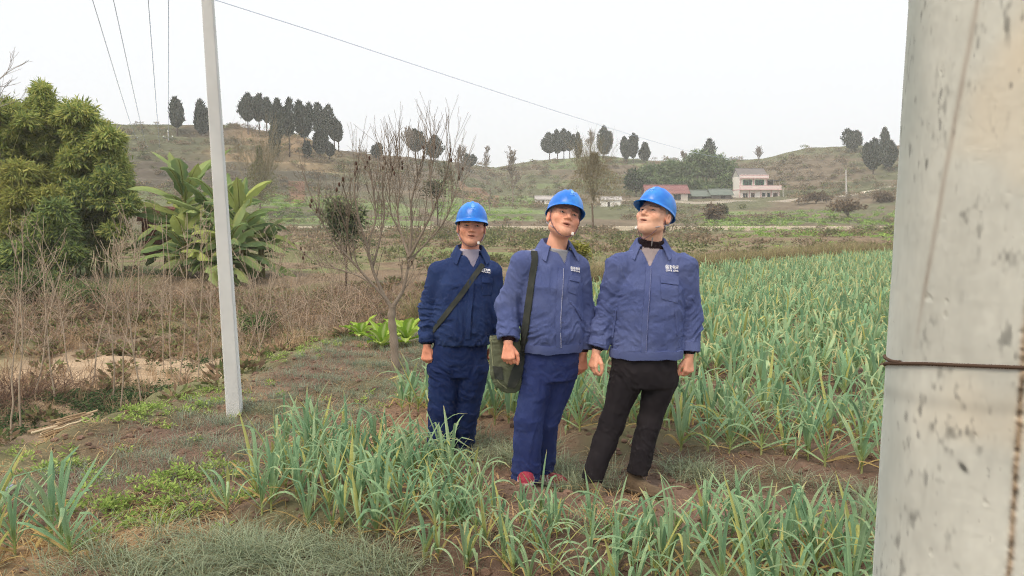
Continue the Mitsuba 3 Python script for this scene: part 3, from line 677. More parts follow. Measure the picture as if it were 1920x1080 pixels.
    for i in (0, 1):
        m = MB(); dz = wristdir[i]; cu = wr[i] - dz * 0.014
        m.tube([cu - dz * 0.055, cu - dz * 0.052, cu - dz * 0.025, cu - dz * 0.003, cu], [r2 - 0.004, r2 + 0.004, r2 + 0.0055, r2 + 0.005, r2 - 0.004], [0.1] * 3, 22, cap=False)
        part(jk, 'cuff', plain(m, c['jmat']))
        m = MB(); m.tube([cu - dz * 0.02, cu + dz * 0.012, cu + dz * 0.014], [r2 - 0.012, 0.031, 0.027], L(c['under']), 18, cap=False); part(key, 'inner_cuff', m.shape('matte', smooth=60))
    # collar: a band round the neck whose outer half folds down into two points
    m = MB(); th = np.linspace(-1, 1, 33); rows = []
    ax = unit(nk0 - nk1 + np.array([0, 0, 0.05])); cb = nb + np.array([0, 0.018, -0.012])
    sx = lt; sy = -fr
    for rr, hh, pt in ((0.073, -0.035, 0), (0.076, 0.022, 0), (0.081, 0.036, 0), (0.090, 0.033, 0.1), (0.106, 0.008, 0.6), (0.124, -0.022, 1.0)):
        a = th * math.radians(138); k = np.abs(th) ** 4
        rad = rr + 0.004 * np.sin(th * 5 + c['seed']) + pt * k * 0.020
        pt3 = cb + np.outer(np.sin(a) * rad, sx) + np.outer(np.cos(a) * rad * 0.95, sy) + np.outer(hh - pt * k * 0.026 - 0.034 * ss(0.45, 1.0, np.abs(th)) + 0.012 * (1 - np.abs(th)), [0, 0, 1])
        rows.append(pt3)
    solid(np.array(rows).transpose(1, 0, 2), 0.004, [0.1] * 3, m); part(jk, 'collar', plain(m, c['jmat'], 50))
    chest_letters(snap, jk, c['letters'])
    # --- shirt under the open neck
    m = MB(); st = [(z_, a, b, max(rx - 0.014, 0.05), max(ry - 0.014, 0.045)) for z_, a, b, rx, ry in tor]
    def shirt(p):
        d = loft(p, yaw, st, 2.4); d = smin(d, cone(p, nb + [0, 0.015, -0.06], nb + ax * (c['shirt_h'] + 0.05), 0.072, 0.0655), 0.03)
        for i in (0, 1): d = smin(d, cone(p, nb + [0, 0.015, -0.055], sh[i], 0.045, 0.04), 0.03)
        d = np.maximum(d, vz - 0.08 - p[:, 2])
        return smax(d, (p - nb) @ ax - c['shirt_h'], 0.008)
    V, F = surf(shirt, axis(nb[0] - 0.24, nb[0] + 0.24, 0.005), axis(nb[1] - 0.2, nb[1] + 0.2, 0.005), axis(vz - 0.1, nb[2] + 0.09, 0.005))
    V = folds(V, vnormals(V, F), c['seed'] + 3, 0.004, 0.04, 0.06)
    sc_ = np.tile(L(c['shirt']), (len(V), 1)); up = (V - nb) @ ax
    if 'shirt_collar' in c: sc_ = np.where((up > -0.022)[:, None], L(c['shirt_collar']), sc_)
    part(key, 'shirt', mikit.ply((V, F), 'matte', smooth=True, color=sc_), c.get('shirt_label'))
    if 'shirt_collar' in c:
        m = MB(); a = nb + fr * 0.066 + [0, 0, 0.02]; m.tube([a + ax * 0.014, a - ax * 0.03, vp + np.array([0, 0, 0.03]) - fr * 0.0], 0.0035, L(150, 148, 150), 6); part(key, 'shirt_zip', m.shape('gloss', smooth=40))
    # --- trousers
    t0, t1, t2 = c['leg']; rise = J(c['waist'])
    def trous(p):
        d = loft(p, yaw, [(hip[0][2] - 0.05, pel[0], pel[1], c['hipw'] * 0.90, 0.11), (hip[0][2] + 0.05, pel[0], pel[1], c['hipw'], 0.125), (rise[2] + 0.06, rise[0], pel[1], c['hipw'] * 0.94, 0.12)], 2.3)
        for i in (0, 1):
            dn = unit(an[i] - kn[i])
            l = smin(cone(p, hip[i], kn[i], t0, t1), smax(cone(p, kn[i], an[i] + dn * 0.05, t1, t2), (p - an[i] - dn * 0.035) @ dn, 0.006), 0.02)
            l = np.maximum(l, -cone(p, an[i] - dn * 0.03, an[i] + dn * 0.09, t2 - 0.010, t2 - 0.008))
            d = smin(d, l, 0.016)
        return d
    lo, hi = np.array([*hip, *kn, *an]).min(0) - 0.17, np.array([*hip, *kn, *an]).max(0) + 0.17
    V, F = surf(trous, axis(lo[0], hi[0], 0.0064), axis(lo[1], hi[1], 0.0064), axis(min(a[2] for a in an) - 0.09, rise[2] + 0.08, 0.0064))
    N = vnormals(V, F)
    dk = np.min([np.linalg.norm((V - kn[i]) * [1, 1, 0.6], axis=1) for i in (0, 1)], 0); da = np.min([np.abs(V[:, 2] - an[i][2]) + 0.3 * np.linalg.norm(V[:, :2] - an[i][:2], axis=1) for i in (0, 1)], 0)
    amp = 0.003 + 0.006 * np.exp(-(dk / 0.12) ** 2) + 0.010 * np.exp(-(da / 0.10) ** 2) + 0.008 * np.exp(-((V[:, 2] - hip[0][2]) / 0.07) ** 2)
    V = folds(V, N, c['seed'] + 11, amp * c.get('crease', 1.0), 0.065, 0.13)
    V = relax(folds(V, N, c['seed'] + 51, 0.007, 0.40, 0.07), F, 1)
    part(key, 'trousers', mikit.ply((V, F), c['tmat'], smooth=True))
    # --- shoes
    for i in (0, 1):
        dr_ = unit(np.array([*c['toe'][i], 0.0])); a = an[i] * [1, 1, 0] + dr_ * -0.03
        g = float(max(ground_z(*(a[:2] + dr_[:2] * q)) for q in (-0.05, 0.05, 0.12, 0.2))) - 0.004 ; sd = np.cross([0, 0, 1], dr_)
        fl = c.get('sink', 0.0); B = np.stack([dr_, sd, [0, 0, 1]], 1); o = np.array([a[0], a[1], g - fl])
        def shoe(p):
            q = (p - o) @ B
            d = ball(q, (0.02, 0, 0.045), (0.062, 0.040, 0.050)); d = smin(d, ball(q, (0.12, 0, 0.026), (0.085, 0.046, 0.036)), 0.05)
            d = smin(d, cone(q, (0.0, 0, 0.05), (-0.005, 0, 0.10), 0.042, 0.040), 0.03)
            sole = np.maximum(np.maximum(((np.abs(q[:, 0] - 0.075) / 0.135) ** 3 + (np.abs(q[:, 1]) / 0.050) ** 3) ** (1 / 3) - 1, -8) * 0.05, np.abs(q[:, 2] - 0.011) - 0.013)
            return smin(d, sole, 0.006)
        V, F = surf(shoe, axis(o[0] - 0.26, o[0] + 0.26, 0.004), axis(o[1] - 0.26, o[1] + 0.26, 0.004), axis(o[2] - 0.03, o[2] + 0.16, 0.004))
        q = (V - o) @ B; cc = np.tile(L(c['shoe']), (len(V), 1)) * (0.75 + 0.5 * n2(q[:, 0], q[:, 1] + q[:, 2], 0.03, 5, 3))[:, None]
        cc = np.where((q[:, 2] < 0.022)[:, None], L(c['sole']), cc)
        if 'stripe' in c:
            for k in range(3): cc = np.where((np.abs(q[:, 0] - 0.055 - 0.022 * k + 0.5 * (q[:, 2] - 0.04)) < 0.0055)[:, None] & (q[:, 2] > 0.022)[:, None] & (q[:, 2] < 0.075)[:, None] & (np.abs(q[:, 1]) > 0.012)[:, None], L(c['stripe']), cc)
        part(key, 'shoe', mikit.ply((V, F), 'matte', smooth=True, color=np.clip(cc, 0, 1)))
    return dict(key=key, snap=snap, J=J, fr=fr, lt=lt, sh=sh, nb=nb, jk=jk)
# ---------------------------------------------------------------- the three men
HANG = (38, 48, 30)
man1 = make_person(dict(D=5.25, yaw=8, seed=3, label='man in dark navy overalls with a dark strap across his chest, smiling with tanned face', head=(884, 428), turn=(5, 8, 3), neck=(881, 468), hs=0.98,
    sh=[(822, 504), (921, 504)], el=[(804, 582, 0.03), (931, 582, 0.03)], wr=[(801, 646, -0.03), (930, 640, 0.05)], hip=[(834, 690), (886, 690, 0.02)], kn=[(829, 768, -0.02), (874, 768, 0.04)], an=[(824, 846, 0.0), (866, 836, 0.12)],
    palm=[(0.25, 0.95, 0), (-0.4, 0.9, 0)], thumb=[(1, 0, 0), (-1, 0, 0)], curl=[(55, 65, 40), HANG], skin=(224, 164, 138), beard=0.35, hair=(52, 44, 42), mouth=0.35,
    torso=[(869, 646, 0, 0.178, 0.125), (868, 615, 0, 0.192, 0.140), (868, 575, 0, 0.188, 0.138), (870, 530, 0, 0.178, 0.128), (872, 505, 0.01, 0.135, 0.10), (878, 484, 0.015, 0.08, 0.075)],
    sleeve=(0.074, 0.066, 0.047), vee=(886, 504), veew=0.064, vlean=0.0, jmat='cloth_navy', zip=[(885, 516), (882, 560), (879, 600), (877, 636)], zipcol=(34, 48, 86), pockets=[[(902, 519), (924, 522), (923, 532), (903, 530)]],
    letters=[(902, 502), (920, 505), (920, 513), (902, 510)], shirt=(168, 162, 180), shirt_h=0.002, under=(30, 26, 34), waist=(866, 646), hipw=0.186, leg=(0.108, 0.090, 0.080), tmat='trouser_navy', hem=False, crease=1.4,
    toe=[(0.05, -1), (0.5, -0.85)], shoe=(38, 40, 46), sole=(30, 30, 32), buckle=1))
man2 = make_person(dict(D=4.62, yaw=17, seed=8, label='man in faded blue jacket with a green canvas bag at his hip, looking up sideways', head=(1057, 411), turn=(10, 22, 15), neck=(1043, 458),
    sh=[(980, 486, -0.05), (1080, 494, 0.05)], el=[(954, 576, -0.03), (1094, 588, 0.09)], wr=[(953, 640, -0.12), (1092, 660, 0.05)], hip=[(1010, 696, -0.02), (1052, 696, 0.04)], kn=[(992, 786, -0.04), (1022, 788, 0.07)], an=[(986, 888, -0.02), (1014, 868, 0.16)],
    palm=[(0.25, 0.95, 0), (-0.5, 0.8, 0)], thumb=[(1, 0, 0), (-1, 0, 0)], curl=[(50, 60, 40), HANG], skin=(230, 172, 146), beard=0.3, hair=(146, 142, 142), mouth=0.5,
    torso=[(1036, 656, 0, 0.165, 0.13), (1035, 620, 0, 0.182, 0.145), (1033, 580, 0, 0.188, 0.145), (1032, 535, 0, 0.182, 0.135), (1034, 498, 0.01, 0.145, 0.105), (1041, 474, 0.015, 0.08, 0.075)],
    sleeve=(0.078, 0.072, 0.058), vee=(1052, 500), veew=0.052, vlean=-0.03, jmat='cloth_blue', zip=[(1052, 503), (1049, 550), (1046, 600), (1047, 652)], zipcol=(168, 170, 196), pockets=[[(1068, 516), (1087, 519), (1085, 530), (1067, 526)]],
    letters=[(1070, 500), (1087, 502), (1087, 511), (1070, 508)], shirt=(150, 152, 160), shirt_h=-0.022, under=(52, 30, 40), waist=(1034, 660), hipw=0.168, leg=(0.098, 0.082, 0.085), tmat='trouser_blue', crease=0.9,
    toe=[(-0.02, -1), (0.9, -0.5)], shoe=(146, 56, 72), sole=(206, 190, 186), stripe=(228, 214, 212), buckle=1, welts=[[(1069, 565), (1080, 580), (1091, 600)]]))
man3 = make_person(dict(D=4.62, yaw=-5, seed=14, label='man in blue jacket and black trousers, face turned up in profile', head=(1227, 407), turn=(-44, 24, 2), neck=(1221, 456),
    sh=[(1160, 493), (1282, 493)], el=[(1140, 586, 0.03), (1294, 590, 0.03)], wr=[(1119, 656, -0.02), (1292, 664, -0.02)], hip=[(1177, 706), (1239, 706)], kn=[(1147, 792, -0.02), (1218, 790, 0.0)], an=[(1112, 892, -0.06), (1197, 878, -0.02)],
    palm=[(0.85, 0.45, 0), (-0.55, 0.8, 0)], thumb=[(0, -1, 0), (-1, 0, 0)], curl=[(30, 40, 25), (48, 58, 36)], skin=(236, 187, 161), beard=0.15, hair=(150, 148, 150), mouth=0.4,
    torso=[(1211, 667, 0, 0.205, 0.135), (1213, 630, 0, 0.206, 0.148), (1216, 585, 0, 0.202, 0.148), (1218, 540, 0, 0.194, 0.138), (1220, 500, 0.01, 0.15, 0.105), (1222, 474, 0.015, 0.08, 0.075)],
    sleeve=(0.080, 0.074, 0.058), vee=(1217, 498), veew=0.074, vlean=0.0, jmat='cloth_blue', zip=[(1217, 502), (1213, 560), (1209, 610), (1207, 662)], zipcol=(120, 126, 168), pockets=[[(1237, 517), (1271, 519), (1271, 535), (1238, 531)]],
    letters=[(1248, 497), (1272, 498), (1272, 510), (1248, 509)], shirt=(172, 160, 162), shirt_collar=(38, 28, 32), shirt_h=0.018, under=(36, 30, 40), waist=(1209, 670), hipw=0.192, leg=(0.098, 0.070, 0.060), tmat='trouser_black', crease=0.7,
    toe=[(0.15, -1), (0.75, -0.7)], shoe=(104, 90, 74), sole=(74, 62, 48), buckle=-1, slack=0.03, strapback=0.028, welts=[[(1156, 582), (1152, 605), (1148, 632)], [(1266, 580), (1268, 605), (1270, 630)]]))

# dark strap across the first man's chest: over his shoulder, under his arm, round his back
k = thing('bag_strap', 'dark webbing strap running across the navy overalls from shoulder to hip', 'strap')
m = MB(); p, nn = man1['snap'].ribbon(m, [(905, 497), (893, 512), (868, 548), (840, 585), (819, 612), (813, 622)], [0.034] * 30, [0.1] * 3, 0.004, 0.004, 30)
v, f, _ = m.get(); part(k, 'front', mikit.ply((v, f), 'webbing', smooth=35))
m = MB(); a, b = p[0], p[-1]; m.tube([a, a + [0.01, 0.08, 0.035], a + [-0.01, 0.22, -0.03], (a + b) / 2 + [0.02, 0.34, 0.05], b + [0.02, 0.24, 0.04], b + [-0.02, 0.1, 0.0], b], 0.008, [0.1] * 3, 6)
v, f, _ = m.get(); part(k, 'back', mikit.ply((v, f), 'webbing', smooth=35))

# green canvas satchel of the second man
J = man2['J']
k = thing('shoulder_bag', 'green canvas shoulder bag hanging by its strap beside the faded blue jacket', 'bag')
bc = J((950, 684, -0.045))
def bag_d(p):
    q = p - bc; q = np.stack([q[:, 0] * 0.97 + q[:, 1] * 0.24, -q[:, 0] * 0.24 + q[:, 1] * 0.97, q[:, 2]], -1)
    w = 0.006 * (n2(q[:, 0] * 2, q[:, 2], 0.08, 5, 2) - 0.5)
    z = q[:, 2]; cx = np.interp(z, [-0.16, -0.05, 0.17], [0.022, 0.0, -0.010]); rx = np.interp(z, [-0.165, -0.15, -0.12, -0.05, 0.1, 0.18], [0.03, 0.055, 0.078, 0.098, 0.095, 0.086]); ry = np.interp(z, [-0.165, -0.1, 0.0, 0.18], [0.02, 0.042, 0.048, 0.030])
    k_ = ((np.abs(q[:, 0] - cx) / rx) ** 2.8 + (np.abs(q[:, 1]) / ry) ** 2.8) ** (1 / 2.8)
    d = np.maximum((k_ - 1) * ry, np.abs(z - 0.006) - 0.168)
    top = np.maximum(((np.abs(q[:, 0] - cx) / (rx - 0.006)) ** 2.8 + (np.abs(q[:, 1]) / (ry - 0.006)) ** 2.8) ** (1 / 2.8) - 1, (0.10 - z) * 8) * 0.03
    return np.maximum(d + w, -top)
V, F = surf(bag_d, axis(bc[0] - 0.14, bc[0] + 0.14, 0.004), axis(bc[1] - 0.1, bc[1] + 0.1, 0.004), axis(bc[2] - 0.19, bc[2] + 0.2, 0.004))
V = folds(V, vnormals(V, F), 77, 0.009, 0.05, 0.10)
part(k, 'pouch', mikit.ply((V, F), 'canvas', smooth=True))
bs = Snap((V, F))
m = MB(); bs.patch(m, [(924, 686), (942, 688), (944, 712), (928, 710)], [0.1] * 3, 0.006, 0.002); v, f, _ = m.get(); part(k, 'front_pocket', mikit.ply((v, f), 'webbing', smooth=35))
m = MB(); bs.ribbon(m, [(921, 634), (922, 655), (925, 690), (934, 716), (950, 728)], 0.006, L(132, 136, 112), 0.003, 0.001, 24); part(k, 'piping', m.shape('matte'))
sn2 = Snap((V, F), (np.array(man2['snap'].m.vertices), np.array(man2['snap'].m.faces)))
m = MB(); p, nn = sn2.ribbon(m, [(1001, 473), (1002, 484), (999, 520), (993, 560), (988, 600), (983, 640), (976, 675), (966, 706), (957, 726)], np.interp(np.linspace(0, 1, 48), [0, 0.45, 0.7, 0.85, 1], [0.036, 0.042, 0.05, 0.066, 0.05]), [0.1] * 3, 0.005, 0.006, 48)
v, f, _ = m.get(); part(k, 'strap', mikit.ply((v, f), 'webbing', smooth=35))
# ---------------------------------------------------------------- where a line of sight meets the land
def hit_ground(px, py, far=330.0):
    r = np.geomspace(2.5, far, 1500); pts = np.array([P(px, py, 1.0) - CAM])[0] * r[:, None] + CAM
    below = pts[:, 2] < base_z(pts[:, 0], pts[:, 1])
    if not below.any(): return None
    k = int(np.argmax(below)); return pts[max(k - 1, 0)]
def on_ridge(px):
    u = (px - 960) / FOC / math.cos(PITCH); r = float(np.interp(px, RX, RD)) * 0.985; y = r / math.hypot(1, u)
    return np.array([u * y, y, float(base_z(u * y, y))])
def zg(x, y): return float(ground_z(x, y))

# ---------------------------------------------------------------- near concrete pole (right)
def concrete_cols(th, z, n):
    """weathered concrete: cloudy greys, cream patches, trowel specks, rust-brown run"""
    x, y = th * 0.165, z
    a = n2(x, y * 0.6, 0.10, 41, 4); b = n2(x, y * 0.45, 0.0085, 42, 2); c = n2(x, y * 0.5, 0.03, 43, 2); d = n2(x, y, 0.22, 44, 3)
    col = L(194, 196, 189) * (0.72 + 0.56 * a)[..., None] * (0.9 + 0.2 * n2(x, y * 0.35, 0.012, 47, 2))[..., None]
    cream = L(214, 203, 182); col = col + (cream - col) * (0.75 * ss(0.5, 0.7, d + 0.10 * ss(-0.6, 0.3, th)))[..., None]
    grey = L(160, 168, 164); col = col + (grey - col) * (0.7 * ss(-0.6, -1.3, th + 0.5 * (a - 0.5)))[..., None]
    speck = ss(0.55, 0.92, b) * ss(0.40, 0.55, c) * ss(0.36, 0.6, n2(x, y * 0.5, 0.05, 45, 2)); col = col * (1 - 0.55 * speck)[..., None]
    pock = ss(0.70, 0.86, n2(x, y * 0.5, 0.007, 46, 3)) * ss(0.4, 0.6, n2(x, y, 0.06, 48, 2)); col = col * (1 - 0.38 * pock)[..., None]
    return col
k = thing('utility_pole', 'thick weathered concrete utility pole close to the camera with a wire tied round it', 'utility pole')
PA, PT = math.radians(32.1), 1.42
PX, PY = PT * math.sin(PA), PT * math.cos(PA)
th = np.concatenate([np.linspace(-2.0, 0.8, 230), np.linspace(0.85, 2 * np.pi - 2.0, 50)]); zz = np.concatenate([np.linspace(-0.4, 0.85, 14), np.linspace(0.86, 2.12, 480), np.linspace(2.2, 9.0, 30)])
TH, ZZ = np.meshgrid(th, zz, indexing='ij')
rad = 0.1665 - 0.0105 * (ZZ - 1.5)
tocam = -math.pi / 2 - PA                                   # direction from the pole to the camera; th = 0 faces it
seam_t = 0.10
sm = np.exp(-((TH - seam_t + 0.015 * (n2(ZZ, ZZ * 0, 0.03, 51, 2) - 0.5)) / 0.024) ** 2) * ss(1.55, 1.42, ZZ)
lump = n2(TH * 0.165, ZZ, 0.010, 52, 3)
rad = rad + sm * (lump - 0.55) * 0.016 + (n2(TH * 0.165, ZZ, 0.05, 53, 3) - 0.5) * 0.002 - 0.0016 * ss(0.76, 0.82, n2(TH * 0.165, ZZ * 0.7, 0.016, 46, 2))
ang = tocam + TH
lean = 0.010
V = np.stack([PX + rad * np.cos(ang) + lean * (ZZ - 1.4), PY + rad * np.sin(ang), ZZ], -1)
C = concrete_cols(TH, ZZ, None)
run = -0.42 - 0.36 * (1.85 - ZZ) / 0.45
C = C * (1 - (0.34 * np.exp(-((TH - run) / 0.026) ** 2) * ss(1.38, 1.52, ZZ) * (0.35 + n2(TH, ZZ, 0.03, 54, 2)))[..., None] * np.array([0.8, 1.0, 1.1]))
sme = np.exp(-((TH + 0.66 + 0.01 * np.sin(ZZ * 90)) / 0.016) ** 2) * np.exp(-((ZZ - 1.76) / 0.05) ** 4); C = C * (1 - 0.5 * sme * ss(0.3, 0.6, n2(TH * 0.165, ZZ, 0.006, 55, 2)))[..., None]
C = C + (L(150, 128, 104) * (0.5 + lump[..., None]) - C) * (0.85 * sm)[..., None]
C = C * (1 - (0.5 * sm * ss(0.46, 0.3, lump))[..., None])
chip = np.exp(-(((TH + 0.27) / 0.035) ** 2 + ((ZZ - 1.255 + 0.12 * (TH + 0.27)) / 0.005) ** 2)); C = C * (1 - 0.75 * np.clip(chip * 1.4, 0, 1))[..., None]
mark = np.exp(-((ZZ - 1.345 - 0.012 * TH) / 0.011) ** 2); C = C * (1 - 0.16 * mark)[..., None]
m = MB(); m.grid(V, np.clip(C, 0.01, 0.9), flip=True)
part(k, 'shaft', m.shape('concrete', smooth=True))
scene['concrete'] = two({'type': 'bumpmap', 'arbitrary': proc(lambda p, n, uv: kfbm(p.x * 160, p.y * 160, p.z * 90, 3), eps=8e-4), 'scale': 0.0012, 'bsdf': prin(VC, 0.9, 0.2)})
t = np.linspace(-2.6, 2.6, 70); rr = 0.1665 - 0.0105 * (1.37 - 1.5) + 0.0022
m = MB()
for q, off in ((0, 0.0), (1, 0.006)):
    tt = t[t < -0.9] if q else t
    yw = PY + rr * np.sin(tocam + tt); py_ = np.interp(tt, [-1.6, -1.2, -0.6, 0.2, 0.8], [684, 681, 682, 690, 692]) - q * (3 + 14 * ss(-1.0, -1.6, tt))
    z0 = CAM[2] + yw * (np.cos(PITCH) * (540 - py_) / FOC - np.sin(PITCH)) / (np.cos(PITCH) + np.sin(PITCH) * (540 - py_) / FOC)
    m.tube(np.stack([PX + lean * (z0 - 1.4) + rr * np.cos(tocam + tt), PY + rr * np.sin(tocam + tt), z0], -1), 0.0026, L(86, 70, 60), 7)
part(k, 'tie_wire', m.shape('matte', smooth=60), 'rusty wire tied round the pole')

# ---------------------------------------------------------------- slim square pole (left)
k = thing('utility_pole', 'slim square concrete pole standing alone in the bare soil', 'utility pole')
a, b = P(441, 786, 6.32), P(389.5, 0, 6.32); ax_ = (b - a) / (b[2] - a[2])
m = MB(); rows = []
for z_ in np.concatenate([[-0.5], np.linspace(-0.05, 5.2, 40)]):
    w = np.interp(z_, [-0.5, 0, 3.3, 5.2], [0.118, 0.114, 0.081, 0.060]) / 2; ch = w * 0.16
    c0 = a + ax_ * (z_ - a[2]); pts = np.array([(-w + ch, -w), (w - ch, -w), (w, -w + ch), (w, w - ch), (w - ch, w), (-w + ch, w), (-w, w - ch), (-w, -w + ch), (-w + ch, -w)])
    ca, sa = math.cos(0.16), math.sin(0.16)
    rows.append(np.stack([c0[0] + pts[:, 0] * ca - pts[:, 1] * sa, c0[1] + pts[:, 0] * sa + pts[:, 1] * ca, np.full(9, c0[2])], -1))
G = np.array(rows); nn_ = n2(G[..., 0] * 3, G[..., 2], 0.2, 61, 3)
m.grid(G, L(206, 208, 208) * (0.85 + 0.3 * nn_)[..., None], flip=True)
m.add(G[-1, :8], [[0, 1, 2], [0, 2, 3], [0, 3, 4], [0, 4, 5], [0, 5, 6], [0, 6, 7]], L(200, 200, 198))
part(k, 'shaft', m.shape('concrete', smooth=25))

# ---------------------------------------------------------------- far poles and the lines
def far_pole(px, ytop, ybase, depth, r, label, arms=False):
    k = thing('utility_pole', label, 'utility pole'); a, b = P(px, ybase, depth), P(px - 2, ytop, depth)
    a[2] -= 1.5; m = MB(); q = np.linspace(0, 1, 6)[:, None]; m.tube(a + (b - a) * q, np.linspace(r, r * 0.6, 6), L(196, 194, 188), 8); part(k, 'shaft', m.shape('matte', smooth=50))
    if arms:
        for w_, z_ in ((1.1, -1.3), (0.8, -3.0)):
            m = MB(); m.box(b + [-w_, -0.08, z_], b + [w_, 0.08, z_ + 0.15], L(120, 118, 115)); part(k, 'cross_arm', m.shape('matte'))
        for dx, dz in ((-1.0, -1.1), (0.0, 0.05), (1.0, -1.1), (-0.7, -2.8), (0.7, -2.8)):
            m = MB(); m.mesh(trimesh.creation.revolve([(0, 0), (0.16, 0.02), (0.10, 0.14), (0.17, 0.18), (0.08, 0.34), (0, 0.36)], sections=10).apply_translation(b + [dx, -0.1, dz]), L(236, 238, 240)); part(k, 'insulator', m.shape('gloss', smooth=40))
    return b
far_pole(317, 248, 292, 182, 0.16, 'concrete line pole with white insulators low on the terraced hill', True)
far_pole(1588, 318, 377, 186, 0.22, 'pale concrete pole standing beside the village road')
far_pole(1470, 352, 380, 195, 0.12, 'thin short pole beyond the road right of the white house')
for i, ((x0, d0), (x1, y1, d1), lab) in enumerate([((174, 13), (258, 257, 182), 'outermost overhead wire, the one passing nearest the bamboo'), ((213, 13.4), (277, 274, 182), 'second overhead wire counted from the bamboo'),
                                        ((278, 14.2), (300, 276, 182), 'third overhead wire counted from the bamboo'), ((315.5, 14.6), (316, 262, 182), 'overhead wire running nearest the slim pole'),
                                        ((412, 15.0), (1400, 293, 270), 'single overhead wire crossing the sky above the three men')]):
    k = thing('overhead_wire', lab, 'wire', 'overhead wires')
    a, b = P(x0, 0, d0), P(x1, y1, d1); q = np.linspace(-0.06, 1, 60)[:, None]; pt = a + (b - a) * q; sag = (1.6 if i == 4 else 0.8)
    pt[:, 2] -= sag * 4 * (q * (1 - q))[:, 0] * (q[:, 0] > 0)
    m = MB(); m.tube(pt, np.interp(q[:, 0], [-0.06, 0.15, 1], [0.004, 0.010, 0.028]), L(172, 186, 212), 5); part(k, 'cable', m.shape('matte', smooth=True))

# ---------------------------------------------------------------- roads
def strip_road(name, pts, width, col, lift, thick):
    p = np.asarray(pts, float); s = np.linspace(0, len(p) - 1, 8 * len(p)); c = np.stack([np.interp(s, range(len(p)), p[:, k]) for k in (0, 1)], -1)
    t = unit(np.gradient(c, axis=0)); nrm = np.stack([-t[:, 1], t[:, 0]], -1); zc = np.interp(s, range(len(p)), p[:, 2]) if p.shape[1] > 2 else base_z(c[:, 0], c[:, 1])
    for _ in range(6): zc[1:-1] = (zc[:-2] + zc[1:-1] * 2 + zc[2:]) / 4
    rows = []
    for o, dz in ((-1, -thick), (-1, 0), (1, 0), (1, -thick)):
        rows.append(np.column_stack([c + nrm * o * width / 2, zc + lift + dz]))
    G = np.array(rows).transpose(1, 0, 2); m = MB(); cc = L(col) * (0.8 + 0.4 * n2(G[..., 0], G[..., 1], 4, 71, 3))[..., None]; m.grid(G, cc, flip=True)
    structure(name, m.shape('matte', smooth=20))
strip_road('valley_road', [P(px, 431, 108)[:2].tolist() + [0.17] for px in (-250, 200, 480, 760, 1100, 1500, 1800, 2200)], 3.0, (214, 202, 182), 0.34, 0.7)
strip_road('village_road', [P(px, 380, d)[:2].tolist() for px, d in ((1120, 196), (1200, 193), (1300, 191), (1400, 190), (1470, 187), (1530, 186), (1590, 192), (1680, 200), (1800, 206))], 3.4, (200, 192, 180), 0.12, 1.0)

# ---------------------------------------------------------------- houses
def pieces(o):
    def bx(parent, name, lo, hi, col, label=None, bev=0.0, mat='matte'):
        m = MB(); m.box(o + np.asarray(lo, float), o + np.asarray(hi, float), L(col), bev); return part(parent, name, m.shape(mat), label)
    return bx
def gable(o, x0, x1, y0, y1, z0, z1, over, col, rows=0):
    """ridge along x: two sloping sheets with thickness; returns the mesh"""
    m = MB(); ym = (y0 + y1) / 2; c = L(col)
    for ya, s in ((y0 - over, 1), (y1 + over, -1)):
        a = np.array([x0 - over, ya, z0 - over * 0.35]); e = np.array([x1 + over, ya, z0 - over * 0.35]); r1, r0 = np.array([x1 + over, ym, z1]), np.array([x0 - over, ym, z1])
        t = np.array([0, 0, 0.14]); v = np.array([a, e, r1, r0, a + t, e + t, r1 + t, r0 + t]) + o
        m.add(v, [[4, 5, 6, 7], [0, 3, 2, 1], [0, 1, 5, 4], [1, 2, 6, 5], [3, 0, 4, 7]], c)
        for q in range(rows):
            f0 = (q + 0.5) / rows; p0 = a + (r0 - a) * f0 + t; p1 = e + (r1 - e) * f0 + t
            m.tube(np.array([p0, p1]) + o, 0.05, c * 0.8, 4)
    m.tube(np.array([[x0 - over, ym, z1 + 0.14], [x1 + over, ym, z1 + 0.14]]) + o, 0.14, c * 0.85, 6)
    return m
def window(bx, parent, x0, x1, z0, z1, y, frame, panes=2, glass=(52, 66, 70), name='window'):
    w = bx(parent, name, (x0, y - 0.02, z0), (x1, y + 0.06, z1), glass, None, 0, 'gloss'); f = 0.09
    for lo, hi in (((x0 - f, z0 - f), (x1 + f, z0)), ((x0 - f, z1), (x1 + f, z1 + f)), ((x0 - f, z0), (x0, z1)), ((x1, z0), (x1 + f, z1))): bx(w, 'frame', (lo[0], y - 0.10, lo[1]), (hi[0], y + 0.05, hi[1]), frame)
    for q in range(1, panes):
        xm = x0 + (x1 - x0) * q / panes; bx(w, 'mullion', (xm - 0.05, y - 0.08, z0), (xm + 0.05, y + 0.04, z1), frame)
    return w
PINK, WHT = (216, 182, 182), (236, 232, 226)
hb = P(1386, 380, 200); hb[2] = P(1386, 378.5, 200)[2]; bx = pieces(hb); H = thing('house', 'white and pink two storey house with green windows below the terraced hill', 'house')
w = bx(H, 'wall', (0, 0, -2.5), (9.9, 7, 2.9), WHT); w2 = bx(H, 'upper_wall', (0, 0, 3.15), (6.8, 7, 6.3), WHT)
bx(H, 'balcony', (-0.05, -1.0, 2.9), (10.1, 7, 3.15), (222, 190, 190)); bl = bx(H, 'parapet', (-0.05, -1.0, 3.15), (10.1, -0.88, 3.95), (232, 214, 212)); bx(bl, 'coping', (-0.1, -1.05, 3.95), (10.15, -0.83, 4.05), PINK)
for x in (-0.02, 3.3, 6.62): bx(H, 'pillar', (x, -0.14, 3.15), (x + 0.2, 0.0, 6.3), PINK)
for x in (-0.02, 2.4, 5.2, 7.8, 9.75): bx(H, 'pillar', (x, -0.14, -2.5), (x + 0.18, 0.0, 2.9), PINK)
